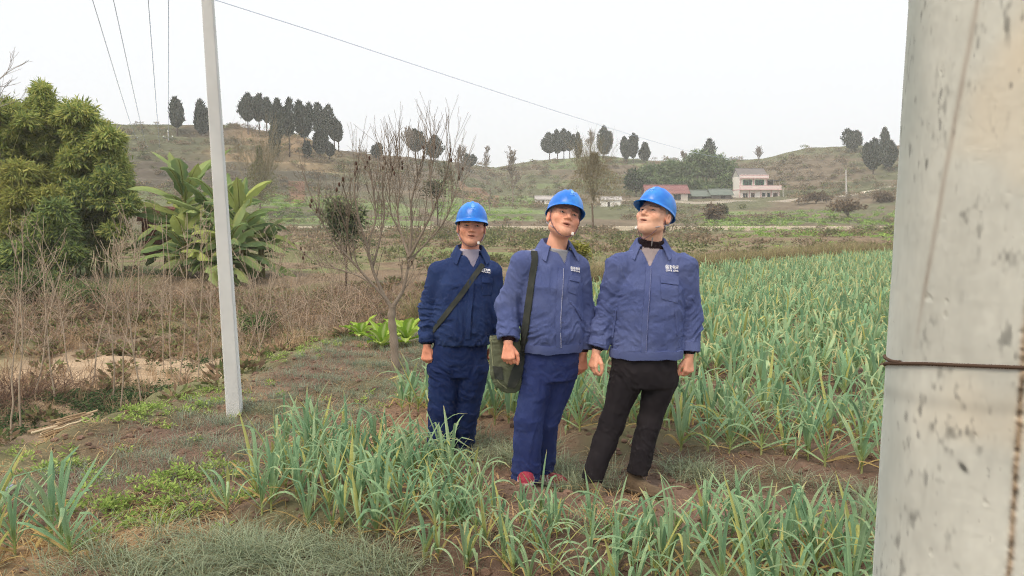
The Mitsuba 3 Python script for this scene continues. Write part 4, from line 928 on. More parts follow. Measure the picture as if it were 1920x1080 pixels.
fr_ = bx(H, 'cornice', (-0.1, -0.9, 5.75), (6.9, 0.0, 6.65), (236, 224, 222)); bx(fr_, 'stripe', (-0.14, -0.95, 6.4), (6.94, -0.9, 6.6), PINK); bx(fr_, 'stripe', (-0.14, -0.95, 5.78), (6.94, -0.9, 5.95), PINK)
for x in (0.9, 3.9): window(bx, H, x, x + 2.0, 3.95, 5.35, -0.02, (92, 150, 120), 3)
window(bx, H, 0.9, 2.0, 0.9, 2.1, -0.02, (206, 190, 186)); window(bx, H, 5.6, 6.4, 1.3, 2.2, -0.02, (206, 190, 186), 1); window(bx, H, 6.9, 7.6, 0.9, 2.2, -0.02, (206, 190, 186), 1)
for x, wd in ((2.9, 0.9), (8.4, 1.1)):
    d_ = bx(H, 'door', (x, -0.06, 0.0), (x + wd, 0.02, 2.15), (84, 72, 70)); bx(d_, 'lintel', (x - 0.1, -0.1, 2.15), (x + wd + 0.1, 0.0, 2.3), PINK)
m = gable(hb, 0, 6.8, 0.4, 7, 6.3, 8.3, 0.25, (122, 118, 118)); part(H, 'roof', m.shape('matte'))
m = MB(); o = hb; m.add(np.array([(0, 0.4, 6.3), (0, 7, 6.3), (0, 3.7, 8.2), (0.2, 0.4, 6.3), (0.2, 7, 6.3), (0.2, 3.7, 8.2)]) + o, [[0, 2, 1], [3, 4, 5], [0, 3, 5], [0, 5, 2], [1, 2, 5], [1, 5, 4]], L(188, 186, 180)); part(H, 'gable_end', m.shape('matte'))
sh_ = bx(H, 'lean_to_roof', (6.8, -0.3, 5.3), (10.0, 5, 5.42), (98, 100, 102))
for x in (8.3, 9.8): bx(sh_, 'post', (x, -0.2, 3.15), (x + 0.1, -0.1, 5.3), (150, 146, 140))
bx(H, 'back_wall', (6.8, 4.8, 3.15), (9.9, 5.0, 5.3), (110, 106, 102))

hb2 = P(1213, 379, 197); hb2[2] -= 0.2; bx = pieces(hb2); H = thing('house', 'low house with a pale red tiled roof behind the tallest helmet', 'house')
bx(H, 'wall', (0.2, 0, -2.5), (10.0, 6, 2.4), (212, 204, 194)); m = gable(hb2, 0, 10.0, 0, 6, 2.4, 4.3, 0.5, (148, 108, 108), 9); part(H, 'roof', m.shape('matte'))
for s_ in (0.02, 10.0 - 0.02):
    m = MB(); m.add(np.array([(s_, 0, 2.4), (s_, 6, 2.4), (s_, 3, 4.2), (s_ + 0.2, 0, 2.4), (s_ + 0.2, 6, 2.4), (s_ + 0.2, 3, 4.2)]) + hb2, [[0, 2, 1], [3, 4, 5], [0, 3, 5], [0, 5, 2], [1, 2, 5], [1, 5, 4]], L(216, 210, 204)); part(H, 'gable_end', m.shape('matte'))
window(bx, H, 6.6, 8.2, 0.8, 2.0, -0.02, (120, 104, 96)); window(bx, H, 2.0, 3.4, 0.8, 2.0, -0.02, (120, 104, 96)); bx(H, 'door', (4.6, -0.06, 0), (5.6, 0.02, 2.1), (92, 70, 60))
for px, wd, hh, lab, dd in ((1299, 4.9, 1.7, 'grey roofed shed next to the red roofed house', 199), (1334, 5.0, 2.0, 'grey roofed shed touching the pink house', 198)):
    o = P(px, 379, dd); o[2] -= 0.2; bx = pieces(o); H = thing('shed', lab, 'shed', 'sheds between the two houses')
    bx(H, 'wall', (0.1, 0, -2.5), (wd - 0.1, 4.5, hh), (108, 102, 98)); bx(H, 'door', (wd * 0.45, -0.05, 0), (wd * 0.45 + 1.1, 0.02, hh - 0.2), (58, 52, 52)); m = gable(o, 0, wd, 0, 4.5, hh, hh + 1.35, 0.4, (112, 122, 116)); part(H, 'roof', m.shape('matte'))
for px, py, wd, hh, lab, dd in ((1128, 386, 4.3, 1.2, 'small white walled hut partly hidden by the willow trunk', 176), (1004, 380, 4.8, 0.7, 'low white shed roof showing between the first two helmets', 185)):
    o = P(px, py, dd); bx = pieces(o); H = thing('hut', lab, 'hut'); bx(H, 'wall', (0, 0, -2.5), (wd, 3, hh), (238, 236, 232)); bx(H, 'opening', (wd * 0.3, -0.05, -0.4), (wd * 0.42, 0.02, hh * 0.7), (80, 76, 74)); m = gable(o, 0, wd, 0, 3, hh, hh + 0.7, 0.2, (176, 172, 170)); part(H, 'roof', m.shape('matte'))
o = P(266, 430, 30.5); bx = pieces(o); H = thing('hut', 'small red brick hut half hidden by the banana leaves', 'hut')
bx(H, 'wall', (0, 0, -1.0), (1.2, 1.2, 0.35), (124, 88, 80)); m = gable(o, 0, 1.2, 0, 1.2, 0.35, 0.6, 0.12, (146, 104, 96), 4); part(H, 'roof', m.shape('matte'))
rg = rng(5)
for row in range(9):
    for q in range(5):
        x0 = q * 0.245 + (0.12 if row % 2 else 0) ; c_ = np.array((140, 84, 74)) + rg.integers(-16, 16)
        if x0 + 0.22 < 1.2: bx(H, 'brick', (x0 + 0.01, -0.012, -0.75 + row * 0.12), (x0 + 0.225, 0.01, -0.75 + row * 0.12 + 0.105), c_)
# ---------------------------------------------------------------- plants: helpers
def rand_dirs(g, n):
    v = g.normal(size=(n, 3)); return unit(v)
def leafy_blob(mb, c, r, n, g, size, cols, droop=0.5, aspect=0.22, shell=0.35):
    """leaves spread through the outer part of an uneven ellipsoid"""
    d = rand_dirs(g, n); d[:, 2] = np.where(d[:, 2] < -0.35, -d[:, 2], d[:, 2]); r = np.broadcast_to(r, (3,))
    k = 1 - shell * g.random(n) ** 1.6
    k *= (0.82 + 0.36 * meshkit.noise(d * 2.3 + c, 3)) * (1 + 0.40 * (g.random(n) < 0.14) * g.random(n))
    pos = np.asarray(c) + d * r * k[:, None]
    dirs = unit(d * [1, 1, 0.5] + g.normal(size=(n, 3)) * 0.55 + np.array([0, 0, -droop]))
    cols = np.asarray(cols); col = cols[g.integers(0, len(cols), n)] * (0.75 + 0.5 * g.random((n, 1)))
    L_ = size * (0.6 + 0.8 * g.random(n))
    face = unit(d * 0.8 + np.array([0, 0, 0.9]) + g.normal(size=(n, 3)) * 0.45)
    mb.leaves(pos, dirs, np.cross(face, dirs), L_, L_ * aspect, col)
def bendy(g, a, d, length, n=5, wob=0.12, up=0.0):
    p = [np.asarray(a, float)]; d = unit(d)
    for _ in range(n - 1):
        d = unit(d + g.normal(size=3) * wob + np.array([0, 0, up])); p.append(p[-1] + d * length / (n - 1))
    return np.array(p)
def branchy(mb, g, a, d, length, r, level, col, spread=0.6, up=0.10, kids=4, wob=0.13, sides=5, rmin=0.002, start=0.3):
    p = bendy(g, a, d, length, 6, wob, up)
    mb.tube(p, np.linspace(r, max(r * 0.45, rmin), 6), np.asarray(col) * (0.8 + 0.4 * g.random()), sides if level > 0 else 3, cap=False)
    if level <= 0: return
    for _ in range(kids):
        q = start + (1 - start) * g.random(); i = min(int(q * 5), 4); b = p[i] + (p[i + 1] - p[i]) * (q * 5 - i)
        dd = unit(p[i + 1] - p[i]); s = np.cross(dd, rand_dirs(g, 1)[0])
        branchy(mb, g, b, unit(dd + unit(s) * spread * (0.6 + 0.8 * g.random())), length * (0.45 + 0.35 * g.random()) * (1.15 - 0.5 * q), max(r * 0.55, rmin), level - 1, col, spread, up, kids, wob, sides, rmin, 0.15)

# ---------------------------------------------------------------- cypresses on the hills
def cypress(seed, h, w, trunk, twin=False):
    """one tree in its own frame: (trunk, crown)"""
    g = rng(seed); t = MB(); t.tube([(0, 0, -1), (0.03, 0, trunk * 0.5), (0, 0.02, trunk + 0.3 * h)], [0.2, 0.17, 0.10], L(92, 80, 72), 6)
    m = MB(); tops = [(0.05 * w * g.normal(), 0, 1.0, 0.66)] if not twin else [(-0.18 * w, 0, 1.0, 0.60), (0.2 * w, 0.1, 0.93, 0.58)]
    for q in range(3): tops.append((w * g.uniform(-0.27, 0.27), w * g.uniform(-0.2, 0.2), g.uniform(0.62, 0.90), g.uniform(0.42, 0.6)))
    for tx, ty, th_, sw in tops:
        hh = (h - trunk) * th_; n = int(2600 / len(tops)); z = g.random(n) ** 0.85; a = g.random(n) * 2 * np.pi
        prof = np.interp(z, [0, 0.08, 0.22, 0.45, 0.65, 0.82, 0.94, 1], [0.16, 0.46, 0.88, 1.0, 0.88, 0.56, 0.26, 0.02]) * w / 2 * sw * 1.12
        q = np.stack([np.cos(a) * 1.1, np.sin(a) * 1.1, z * hh / w * 1.7 + seed], -1); lump = 0.58 + 0.80 * meshkit.noise(q * 1.35, seed)
        rr = prof * lump * (0.45 + 0.7 * g.random(n) ** 0.8)
        pos = np.stack([tx * (0.4 + z) + rr * np.cos(a), ty + rr * np.sin(a), trunk + z * hh], -1)
        d = np.stack([np.cos(a) * 0.35, np.sin(a) * 0.35, np.full(n, 1.0)], -1) + g.normal(size=(n, 3)) * 0.25
        cols = np.array([L(52, 64, 56), L(58, 70, 58), L(46, 58, 52), L(62, 74, 62)])
        m.leaves(pos, d, g.normal(size=(n, 3)), 0.7 + 0.6 * g.random(n), 0.26 + 0.16 * g.random(n), cols[g.integers(0, 4, n)] * (0.85 + 0.3 * g.random((n, 1))))
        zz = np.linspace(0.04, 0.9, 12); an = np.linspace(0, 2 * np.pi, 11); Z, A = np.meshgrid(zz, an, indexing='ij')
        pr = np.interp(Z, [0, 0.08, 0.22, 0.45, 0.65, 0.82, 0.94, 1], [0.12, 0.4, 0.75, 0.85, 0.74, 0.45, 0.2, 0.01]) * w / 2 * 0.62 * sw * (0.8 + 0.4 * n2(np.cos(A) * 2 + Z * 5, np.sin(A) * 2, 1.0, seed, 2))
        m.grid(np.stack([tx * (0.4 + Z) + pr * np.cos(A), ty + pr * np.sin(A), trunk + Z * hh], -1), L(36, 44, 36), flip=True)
    return t.shape('bark', smooth=True), m.shape('matte')
CY = [(332, 187, 249, 25, 10), (378, 192, 250, 25, 0), (465, 180, 248, 27, 20), (486, 181, 240, 20, 12), (500, 188, 240, 20, 10), (522, 191, 290, 24, 26), (543, 191, 292, 23, 36), (571, 195, 292, 31, 34), (606, 198, 276, 34, 18), (600, 246, 302, 21, 14),
      (627, 225, 282, 19, 18), (635, 232, 284, 15, 18), (618, 272, 298, 14, 6), (516, 238, 298, 13, 6), (577, 270, 297, 9, 3), (708, 273, 299, 20, 5), (779, 246, 294, 30, 10), (816, 258, 304, 34, 8), (880, 292, 322, 20, 10),
      (1030, 252, 299, 26, 12), (1045, 247, 300, 20, 12), (1057, 245, 298, 22, 14), (1068, 250, 297, 20, 14), (1084, 252, 298, 11, 3), (1132, 240, 296, 28, 6), (1174, 260, 306, 20, 8), (1187, 254, 306, 14, 10), (1211, 270, 306, 19, 4), (1328, 264, 314, 34, 2), (1596, 245, 285, 30, 6), (1637, 264, 326, 34, 8), (1657, 243, 290, 15, 6), (1667, 268, 319, 28, 6)]
CYL = {0: 'dark cypress standing alone at the bamboo end of the hill crest', 1: 'dark cypress partly hidden behind the slim square pole', 2: 'tapered cypress at the near end of the hilltop grove beside the slim pole', 3: 'slender cypress second in the hilltop grove', 4: 'slender cypress third in the hilltop grove', 5: 'cypress low on the slope edge of the hilltop grove with low dark foliage',
       6: 'tall open cypress with a long bare trunk in the hilltop grove', 7: 'broad two topped cypress in the middle of the hilltop grove', 8: 'widest cypress of the hilltop grove with a notched top', 9: 'cypress standing below the widest tree of the grove', 10: 'small thin trunked cypress near the downhill end of the grove', 11: 'last thin trunked cypress at the downhill end of the grove',
       12: 'tiny cypress under the downhill end of the grove', 13: 'small dark cypress low in front of the grove', 14: 'smallest narrow cypress under the grove', 15: 'small conical cypress alone on the sloping skyline', 16: 'rounded cypress wrapped in bare twigs above the bare fruit tree', 17: 'broad blunt cypress above the bare fruit tree', 18: 'small cypress pair like tree in the saddle between the hills',
       19: 'round headed cypress at the outer end of the middle hilltop clump', 20: 'second tree of the middle hilltop clump', 21: 'tallest tree of the middle hilltop clump', 22: 'last tree of the middle hilltop clump on a bare trunk', 23: 'very narrow spindle shaped cypress beside the middle clump', 24: 'large pointed cypress on the knoll above the second helmet', 25: 'pointed cypress of the close pair right of the knoll', 26: 'narrow taller cypress of the close pair right of the knoll',
       27: 'short cypress above the bamboo bank behind the red roof', 28: 'broad lone cypress standing above the bamboo near the pink house', 29: 'broad two topped cypress on the terraced hill crest', 30: 'wide dark cypress below the crest near the thick pole', 31: 'narrow pointed cypress at the thick pole end of the crest', 32: 'cypress nearest the thick pole at the crest end'}
for i, (px, yt, yb, w, tr) in enumerate(CY):
    h_ = hit_ground(px, yb); dd = (h_ if h_ is not None and np.hypot(*h_[:2]) > 120 else on_ridge(px)); dep = dd[1]
    top, bot = P(px, yt, dep), P(px, yb, dep); H_ = top[2] - bot[2]; W_ = w * dep / FOC; Tr = tr * dep / FOC
    ts, cs = cypress(100 + i, H_ * 1.03, W_ * 1.10, Tr, i in (7, 8, 18, 29)); o = T().translate([bot[0], bot[1], bot[2] - 0.2])
    k = thing('cypress_tree', CYL[i], 'tree', 'cypresses on the hills'); part(k, 'trunk', {**ts, 'to_world': o}); part(k, 'crown', {**cs, 'to_world': o})

# ---------------------------------------------------------------- bare and thin trees farther off
FAR_BARE = [(766, 238, 300, 44, 'pale bare tree with twiggy crown behind the bare fruit tree'), (868, 250, 385, 40, 'tall bare tree with wispy top in the saddle of the hills'), (912, 262, 335, 20, 'thin bare poplar standing in the saddle'), (962, 258, 384, 34, 'tall pale trunked poplar just beyond the second helmet'),
            (1108, 238, 300, 26, 'bare twiggy tree beside the pointed knoll cypress'), (1422, 272, 306, 26, 'bare tree on the skyline behind the pink house'), (1282, 280, 306, 18, 'faint bare tree above the bamboo bank'), (918, 335, 400, 8, 'thin pale trunk standing in the terraced green plots')]
for i, (px, yt, yb, w, lab) in enumerate(FAR_BARE):
    h_ = hit_ground(px, yb); dd = (h_ if h_ is not None and np.hypot(*h_[:2]) > 80 else on_ridge(px)); dep = dd[1]; g = rng(300 + i)
    top, bot = P(px, yt, dep), P(px, yb, dep); H_ = top[2] - bot[2]; W_ = w * dep / FOC; k = thing('bare_tree', lab, 'tree', 'bare trees beyond the field')
    m = MB(); tr = bendy(g, bot - [0, 0, 0.6], (0, 0, 1), H_ * 0.8, 7, 0.03); m.tube(tr, np.linspace(0.17, 0.06, 7), L(140, 128, 116), 6); part(k, 'trunk', m.shape('bark', smooth=True))
    m = MB()
    for q in range(26):
        f = 0.32 + 0.66 * g.random(); b = tr[min(int(f * 6), 5)] + (tr[min(int(f * 6), 5) + 1] - tr[min(int(f * 6), 5)]) * (f * 6 % 1); a = g.random() * 6.28
        branchy(m, g, b, (math.cos(a) * 0.55, math.sin(a) * 0.55, 0.9), min(W_ * 0.75, H_ * 0.45) * (1.1 - 0.6 * f), 0.06, 2, L(132, 120, 110), 0.5, 0.12, 4, 0.1, 4, 0.036)
    part(k, 'crown', m.shape('bark'))
k = thing('bare_tree', 'bare tree whose thin twigs reach in above the bamboo at the picture edge', 'tree', 'bare trees beyond the field'); g = rng(340); a = P(-70, 520, 27); a[2] = zg(a[0], a[1]) - 0.3; b = P(-62, 190, 27); m = MB(); tr = bendy(g, a, b - a, float(np.linalg.norm(b - a)), 7, 0.03); m.tube(tr, np.linspace(0.12, 0.05, 7), L(140, 128, 118), 7); part(k, 'trunk', m.shape('bark', smooth=True)); m = MB()
for q in range(16): an = g.random() * 6.28; branchy(m, g, tr[3 + q % 4], (math.cos(an) * 0.8, math.sin(an) * 0.8, 0.8), 1.3 + 0.8 * g.random(), 0.022, 2, L(150, 142, 136), 0.5, 0.06, 4, 0.1, 4, 0.006)
part(k, 'crown', m.shape('bark'))
def haze_tree(px, yt, yb, w, dep, cols, lab, seed, trunkpx, fill=3600):
    g = rng(seed); top, bot = P(px, yt, dep), P(px, yb, dep); bot[2] = min(bot[2], zg(bot[0], bot[1])); H_ = top[2] - bot[2]; W_ = w * dep / FOC
    k = thing('thin_tree', lab, 'tree'); m = MB(); hf = (yb - trunkpx) / (yb - yt); fk = bot + [0, 0, H_ * hf]
    m.tube(bendy(g, bot - [0, 0, 0.5], fk - bot + [0, 0, .5], H_ * hf + 0.5, 6, 0.04), np.linspace(0.13, 0.09, 6) * dep / 90, L(116, 100, 86), 6); part(k, 'trunk', m.shape('bark', smooth=True))
    m = MB()
    for q in range(34):
        a = g.random() * 6.28; s = 0.15 + 0.5 * g.random(); branchy(m, g, fk + [0, 0, H_ * 0.1 * g.random()], (math.cos(a) * s, math.sin(a) * s, 1), H_ * (1 - hf) * (0.7 + 0.35 * g.random()), 0.03 * dep / 90, 2, L(132, 122, 96), 0.36, 0.06, 4, 0.07, 3, 0.006 * dep / 90)
    part(k, 'limbs', m.shape('bark'))
    m = MB(); n = fill; a = g.random(n) * 6.28; z = g.random(n) ** 0.8; rr = (0.12 + 0.88 * np.sin(np.clip(z * 1.15 + 0.12, 0, 1) * np.pi) ** 0.7) * W_ / 2 * np.sqrt(g.random(n)) * (0.6 + 0.7 * n2(np.cos(a) * 2, z * 6, 1, seed, 2))
    pos = np.stack([fk[0] + rr * np.cos(a), fk[1] + rr * np.sin(a), fk[2] + z * H_ * (1 - hf) * 0.97], -1); cols = np.asarray(cols)
    m.leaves(pos, np.stack([np.cos(a) * 0.4, np.sin(a) * 0.4, g.normal(size=n)], -1), g.normal(size=(n, 3)), 0.30 * dep / 100, 0.055 * dep / 100, cols[g.integers(0, len(cols), n)] * (0.75 + 0.5 * g.random((n, 1)))); part(k, 'crown', m.shape('leaf'))
haze_tree(1113, 284, 428, 128, 96, [L(142, 132, 98), L(124, 116, 84), L(150, 138, 108)], 'thin leaved brownish tree with slender trunk between the last two helmets', 401, 376, 5200)
haze_tree(488, 272, 362, 60, 118, [L(128, 130, 84), L(110, 114, 74), L(140, 134, 92)], 'thin olive tree on the slope above the banana leaves', 402, 345, 5200)

# ---------------------------------------------------------------- bamboo
def bamboo(c, blobs, g, k, dens, size, cols, culms=10, aspect=0.16):
    """c: foot; blobs: (x, y, z, rx, ry, rz) foliage masses in world space"""
    m = MB()
    for q in range(culms):
        b = blobs[q % len(blobs)]; a = np.asarray(c) + [g.normal() * 0.5, g.normal() * 0.5, -0.3]; e = np.array(b[:3]) + g.normal(size=3) * 0.3 * np.array(b[3:])
        s = np.linspace(0, 1, 7)[:, None]; pts = a + (e - a) * s; pts[:, 2] += 0.12 * (e[2] - a[2]) * (s * (1 - s) * 4)[:, 0]; m.tube(pts, np.linspace(0.03, 0.012, 7), L(118, 122, 70), 5)
    part(k, 'culms', m.shape('bark', smooth=True))
    m = MB()
    for b in blobs: leafy_blob(m, np.array(b[:3]), np.array(b[3:]), int(dens * (b[3] * b[5] + b[3] * b[4])), g, size, cols, 0.55, aspect, 0.42)
    part(k, 'crown', m.shape('leaf'))
def pxblob(px, py, rx, ry, dep): c = P(px, py, dep); s = dep / FOC; return (c[0], c[1], c[2], rx * s, (rx + ry) * 0.5 * s, ry * s)
GR = [L(182, 188, 112), L(166, 176, 104), L(146, 164, 98), L(198, 198, 122), L(130, 150, 92)]; YG = [L(182, 180, 108), L(168, 172, 100), L(152, 162, 96)]; DK = [L(112, 134, 90), L(98, 120, 82), L(130, 146, 96)]
BB = [('tall spire of bamboo rising above the grove by the slim pole', 85, 520, 30.0, [(84, 215, 26, 46), (78, 180, 16, 28), (96, 270, 44, 50), (60, 300, 40, 42), (110, 320, 48, 48)], GR, 1.0),
      ('bamboo clump with feathery pale crown against the sky', 160, 520, 29.2, [(145, 215, 34, 30), (160, 245, 30, 24), (130, 240, 30, 30), (178, 290, 46, 42), (150, 330, 44, 40), (205, 320, 36, 40)], GR, 0.85),
      ('bamboo clump spreading over the brown thicket', 190, 520, 28.2, [(215, 350, 34, 34), (185, 385, 44, 36), (225, 390, 26, 24), (150, 400, 40, 44), (205, 430, 32, 24), (150, 450, 40, 30)], GR + DK, 1.0),
      ('yellowish rounded bamboo clump low at the picture edge', 50, 520, 27.6, [(52, 358, 42, 40), (30, 392, 40, 36), (70, 400, 38, 36), (50, 440, 46, 30)], YG, 1.0),
      ('green bamboo clump filling the picture edge', 0, 520, 29.4, [(10, 215, 44, 34), (45, 250, 36, 34), (-10, 280, 50, 44), (15, 330, 48, 42), (-50, 230, 40, 50), (-70, 320, 50, 60), (-40, 400, 60, 60)], GR, 0.9),
      ('dark low bamboo growth under the grove', 90, 540, 26.0, [(100, 430, 46, 44), (40, 480, 54, 34), (120, 480, 44, 30), (65, 545, 52, 28), (-20, 510, 50, 40)], DK + GR[1:3], 1.0)]
for i, (lab, px, py, dep, bl, cols, dn) in enumerate(BB):
    k = thing('bamboo_clump', lab, 'bamboo', 'bamboo grove'); c = P(px, py, dep); c[2] = zg(c[0], c[1])
    bamboo(c, [pxblob(x + gx * rx, y + gy * ry, rx * sc, ry * sc, dep + d_) for (x, y, rx, ry) in bl for gx, gy, sc, d_ in zip((0, *rng(int(abs(x)) + 900).uniform(-0.7, 0.7, 5)), (0.1, *rng(int(y) + 901).uniform(-0.75, 0.6, 5)), (0.92, 0.6, 0.52, 0.46, 0.42, 0.4), (0.5, *rng(int(abs(x + y)) + 902).uniform(-0.9, 0.4, 5)))], rng(500 + i), k, 3600 * dn, 0.25, cols, 12, 0.19)
# bamboo bank and round tree behind the far houses
BK = [(1222, 328, 30, 24), (1262, 318, 34, 24), (1305, 322, 36, 26), (1345, 318, 36, 24), (1376, 326, 20, 16), (1250, 348, 36, 16), (1318, 350, 40, 18), (1365, 348, 28, 18)]
BKL = ['bamboo at the willow end of the bank behind the red roof', 'bamboo rising above the red tiled roof', 'bamboo in the middle of the bank above the grey sheds', 'bamboo below the broad lone cypress', 'bamboo touching the pink house gable', 'low bamboo just behind the red roof ridge', 'low bamboo right behind the first grey shed', 'low bamboo between sheds and the pink house']
for i, (x, y, rx, ry) in enumerate(BK):
    dep = 214 - 5 * (i > 4); k = thing('bamboo_clump', BKL[i], 'bamboo', 'bamboo bank behind the houses'); c = P(x, 372, dep); c[2] = min(c[2], float(base_z(c[0], c[1])))
    g = rng(560 + i); bl = [pxblob(x + g.normal() * rx * 0.4, y + g.normal() * ry * 0.35, rx * 0.5, ry * 0.62, dep + g.uniform(-2, 2)) for _ in range(5)] + [pxblob(x, y + 4, rx * 0.9, ry * 0.8, dep + 1)]
    bamboo(c, bl, g, k, 40, 1.2, [L(118, 138, 98), L(102, 124, 90), L(134, 150, 106), L(88, 110, 82)], 6, 0.24)
def round_tree(px, py, rx, ry, dep, yb, cols, lab, seed, n, size, name='broadleaf_tree', cat='tree'):
    k = thing(name, lab, cat); g = rng(seed); c = P(px, yb, dep); c[2] = min(c[2], zg(c[0], c[1])); t = P(px, py, dep); m = MB(); m.tube([c - [0, 0, 0.4], (c + t) / 2 + [0.05, 0, 0], t], np.array([0.012, 0.010, 0.006]) * rx * dep / 300, L(92, 80, 70), 6)
    for q in range(7): branchy(m, g, c + (t - c) * (0.35 + 0.5 * g.random()), rand_dirs(g, 1)[0] * [1, 1, 0.3] + [0, 0, 0.6], rx * dep / FOC * 0.8, 0.004 * rx * dep / 300, 1, L(92, 80, 70))
    part(k, 'trunk', m.shape('bark', smooth=True)); m = MB()
    for q in range(9): b = pxblob(px + g.normal() * rx * 0.36, py + g.normal() * ry * 0.34, rx * 0.52, ry * 0.5, dep + g.normal() * rx * dep / FOC * 0.3); leafy_blob(m, np.array(b[:3]), np.array(b[3:]), n // 9, g, size, cols, 0.25, 0.4, 0.6)
    part(k, 'crown', m.shape('leaf'))
round_tree(1192, 345, 24, 26, 204, 376, [L(62, 82, 58), L(52, 70, 50), L(76, 94, 64)], 'round dark green tree left of the red roofed house', 601, 2200, 0.9)
round_tree(646, 424, 44, 60, 24, 478, [L(112, 124, 92), L(98, 112, 84), L(130, 136, 102), L(88, 102, 78)], 'dark evergreen bush behind the bare fruit tree', 602, 2200, 0.18, 'evergreen_bush', 'bush')
round_tree(1088, 468, 26, 22, 15.5, 500, [L(160, 160, 84), L(138, 142, 74), L(176, 168, 96)], 'small yellow green shrub between the second and third man', 603, 620, 0.10, 'shrub', 'bush')
for i, (px, py, rx, ry, dep, yb, lab) in enumerate([(1340, 402, 26, 16, 132, 420, 'brown leafless bush on the terrace below the sheds'), (1352, 396, 10, 14, 150, 412, 'small dark round bush below the pink house'), (1590, 392, 34, 14, 130, 408, 'brown bush bank on the green terrace'), (1655, 372, 22, 14, 170, 384, 'russet bush beside the village road near the thick pole'), (1530, 372, 26, 10, 172, 382, 'grey brown bush below the far thin pole'), (437, 240, 8, 6, 202, 246, 'little round bush on the hill crest'), (820, 350, 30, 40, 105, 400, 'olive thin bush mass behind the first helmet')]):
    round_tree(px, py, rx, ry, dep, yb, [L(112, 94, 76), L(96, 82, 68), L(128, 108, 86)] if i not in (1, 6) else [L(84, 90, 62), L(70, 76, 56), L(104, 100, 72)], lab, 610 + i, 900, 0.5 * dep / 130 + 0.05, 'bush', 'bush')

# ---------------------------------------------------------------- bananas
def banana_leaf(g, a, d, length, width, cols):
    n = 13; s = np.linspace(0, 1, n); d = unit(d); hor = unit(np.array([d[0], d[1], 1e-3])); bend = g.uniform(0.5, 1.6)
    el = math.asin(np.clip(d[2], -1, 1)) - bend * s ** 1.4; st = length / (n - 1)
    p = np.vstack([[0, 0, 0], np.cumsum(np.stack([hor[0] * np.cos(el[1:]), hor[1] * np.cos(el[1:]), np.sin(el[1:])], -1) * st, 0)]) + a
    t = unit(np.gradient(p, axis=0)); sd = unit(np.cross(t, [0, 0, 1.0])); up = np.cross(sd, t)
    w = width * np.interp(s, [0, 0.12, 0.2, 0.5, 0.85, 1], [0.04, 0.06, 0.7, 1.0, 0.75, 0.05]) / 2; droop = 0.25 + 0.6 * g.random()
    m = MB(); col = np.asarray(cols[g.integers(0, len(cols))]) * (0.8 + 0.4 * g.random()); rib = L(172, 176, 110)
    for sg in (-1, 1):
        tear = 1 - 0.35 * (g.random(n) < 0.35) * (s > 0.2)
        e = p + sd * (w * tear * sg)[:, None] * math.cos(droop) - up * (w * tear)[:, None] * math.sin(droop); mid = (p + e) / 2 + up * (w * 0.12)[:, None]
        G = np.stack([p, mid, e], 1); cc = np.tile(col, (n, 3, 1)); cc[:, 0] = cc[:, 0] * 0.4 + rib * 0.6; cc[:, 2] *= (0.85 + 0.3 * g.random((n, 1))); m.grid(G, cc, flip=sg < 0)
    m.tube(p - up * 0.008, np.linspace(0.022, 0.005, n), rib * 0.8, 5)
    return m
BG = [L(138, 160, 104), L(124, 148, 100), L(156, 174, 118), L(114, 136, 94), L(170, 182, 110)]
BAN = [(345, 500, 28.5, 235, 'tallest banana plant behind the slim pole', 26), (405, 500, 28.0, 185, 'banana plant half hidden by the slim pole', 22), (455, 496, 27.4, 150, 'banana plant leaning to the bare tree side of the pole', 22), (312, 500, 29.2, 140, 'banana plant nearest the bamboo', 18), (490, 496, 28.0, 80, 'short banana plant at the outer end of the clump', 15), (385, 505, 26.6, 70, 'young banana plant low in front of the clump', 15), (345, 503, 26.9, 90, 'young banana plant under the tallest one', 17), (430, 500, 26.2, 85, 'young banana plant just beside the slim pole', 17)]
for i, (px, yb, dep, hpx, lab, nl) in enumerate(BAN):
    g = rng(700 + i); k = thing('banana_plant', lab, 'plant', 'banana clump'); a = P(px, yb, dep); a[2] = zg(a[0], a[1]) - 0.05; top = P(px + g.normal() * 6, yb - hpx * 0.62, dep)
    m = MB(); m.tube(np.linspace(0, 1, 5)[:, None] * (top - a) + a, np.linspace(0.13, 0.08, 5), L(128, 122, 82), 8); part(k, 'stem', m.shape('bark', smooth=True))
    for q in range(nl):
        f = q / nl; az = q * 2.4 + g.normal() * 0.3; elv = 0.05 + 1.42 * f ** 1.2; b = a + (top - a) * (0.40 + 0.60 * f)
        m = banana_leaf(g, b, (math.cos(az) * math.cos(elv), math.sin(az) * math.cos(elv), math.sin(elv)), (1.25 + 0.7 * g.random()) * (0.75 + hpx / 420), 0.50 + 0.18 * g.random(), BG); part(k, 'leaf', m.shape('leaf', smooth=True))

# ---------------------------------------------------------------- bare fruit tree in front
k = thing('bare_tree', 'small leafless fruit tree with many upright branches beside the men', 'tree', 'bare trees beyond the field'); TD = 8.2; g = rng(800)
BK_ = L(142, 130, 118)
def limb(pts, r0, r1, d0=0.0, d1=0.0, wob=0.0):
    n = len(pts); q = np.linspace(0, n - 1, n * 4); px, py = np.interp(q, range(n), [p[0] for p in pts]), np.interp(q, range(n), [p[1] for p in pts])
    dz = np.linspace(d0, d1, len(q)); p = np.array([P(a, b, TD + c) for a, b, c in zip(px, py, dz)]); p[1:-1] = (p[:-2] + p[1:-1] + p[2:]) / 3; return p, np.linspace(r0, r1, len(q))
p, r = limb([(744, 715), (742, 680), (738, 630), (734, 596), (736, 574)], 0.046, 0.038); m = MB(); p[0, 2] -= 0.15; m.tube(p, r * (1 + 0.12 * np.sin(np.arange(len(r)) * 1.7)), BK_, 9); part(k, 'trunk', m.shape('bark', smooth=True))
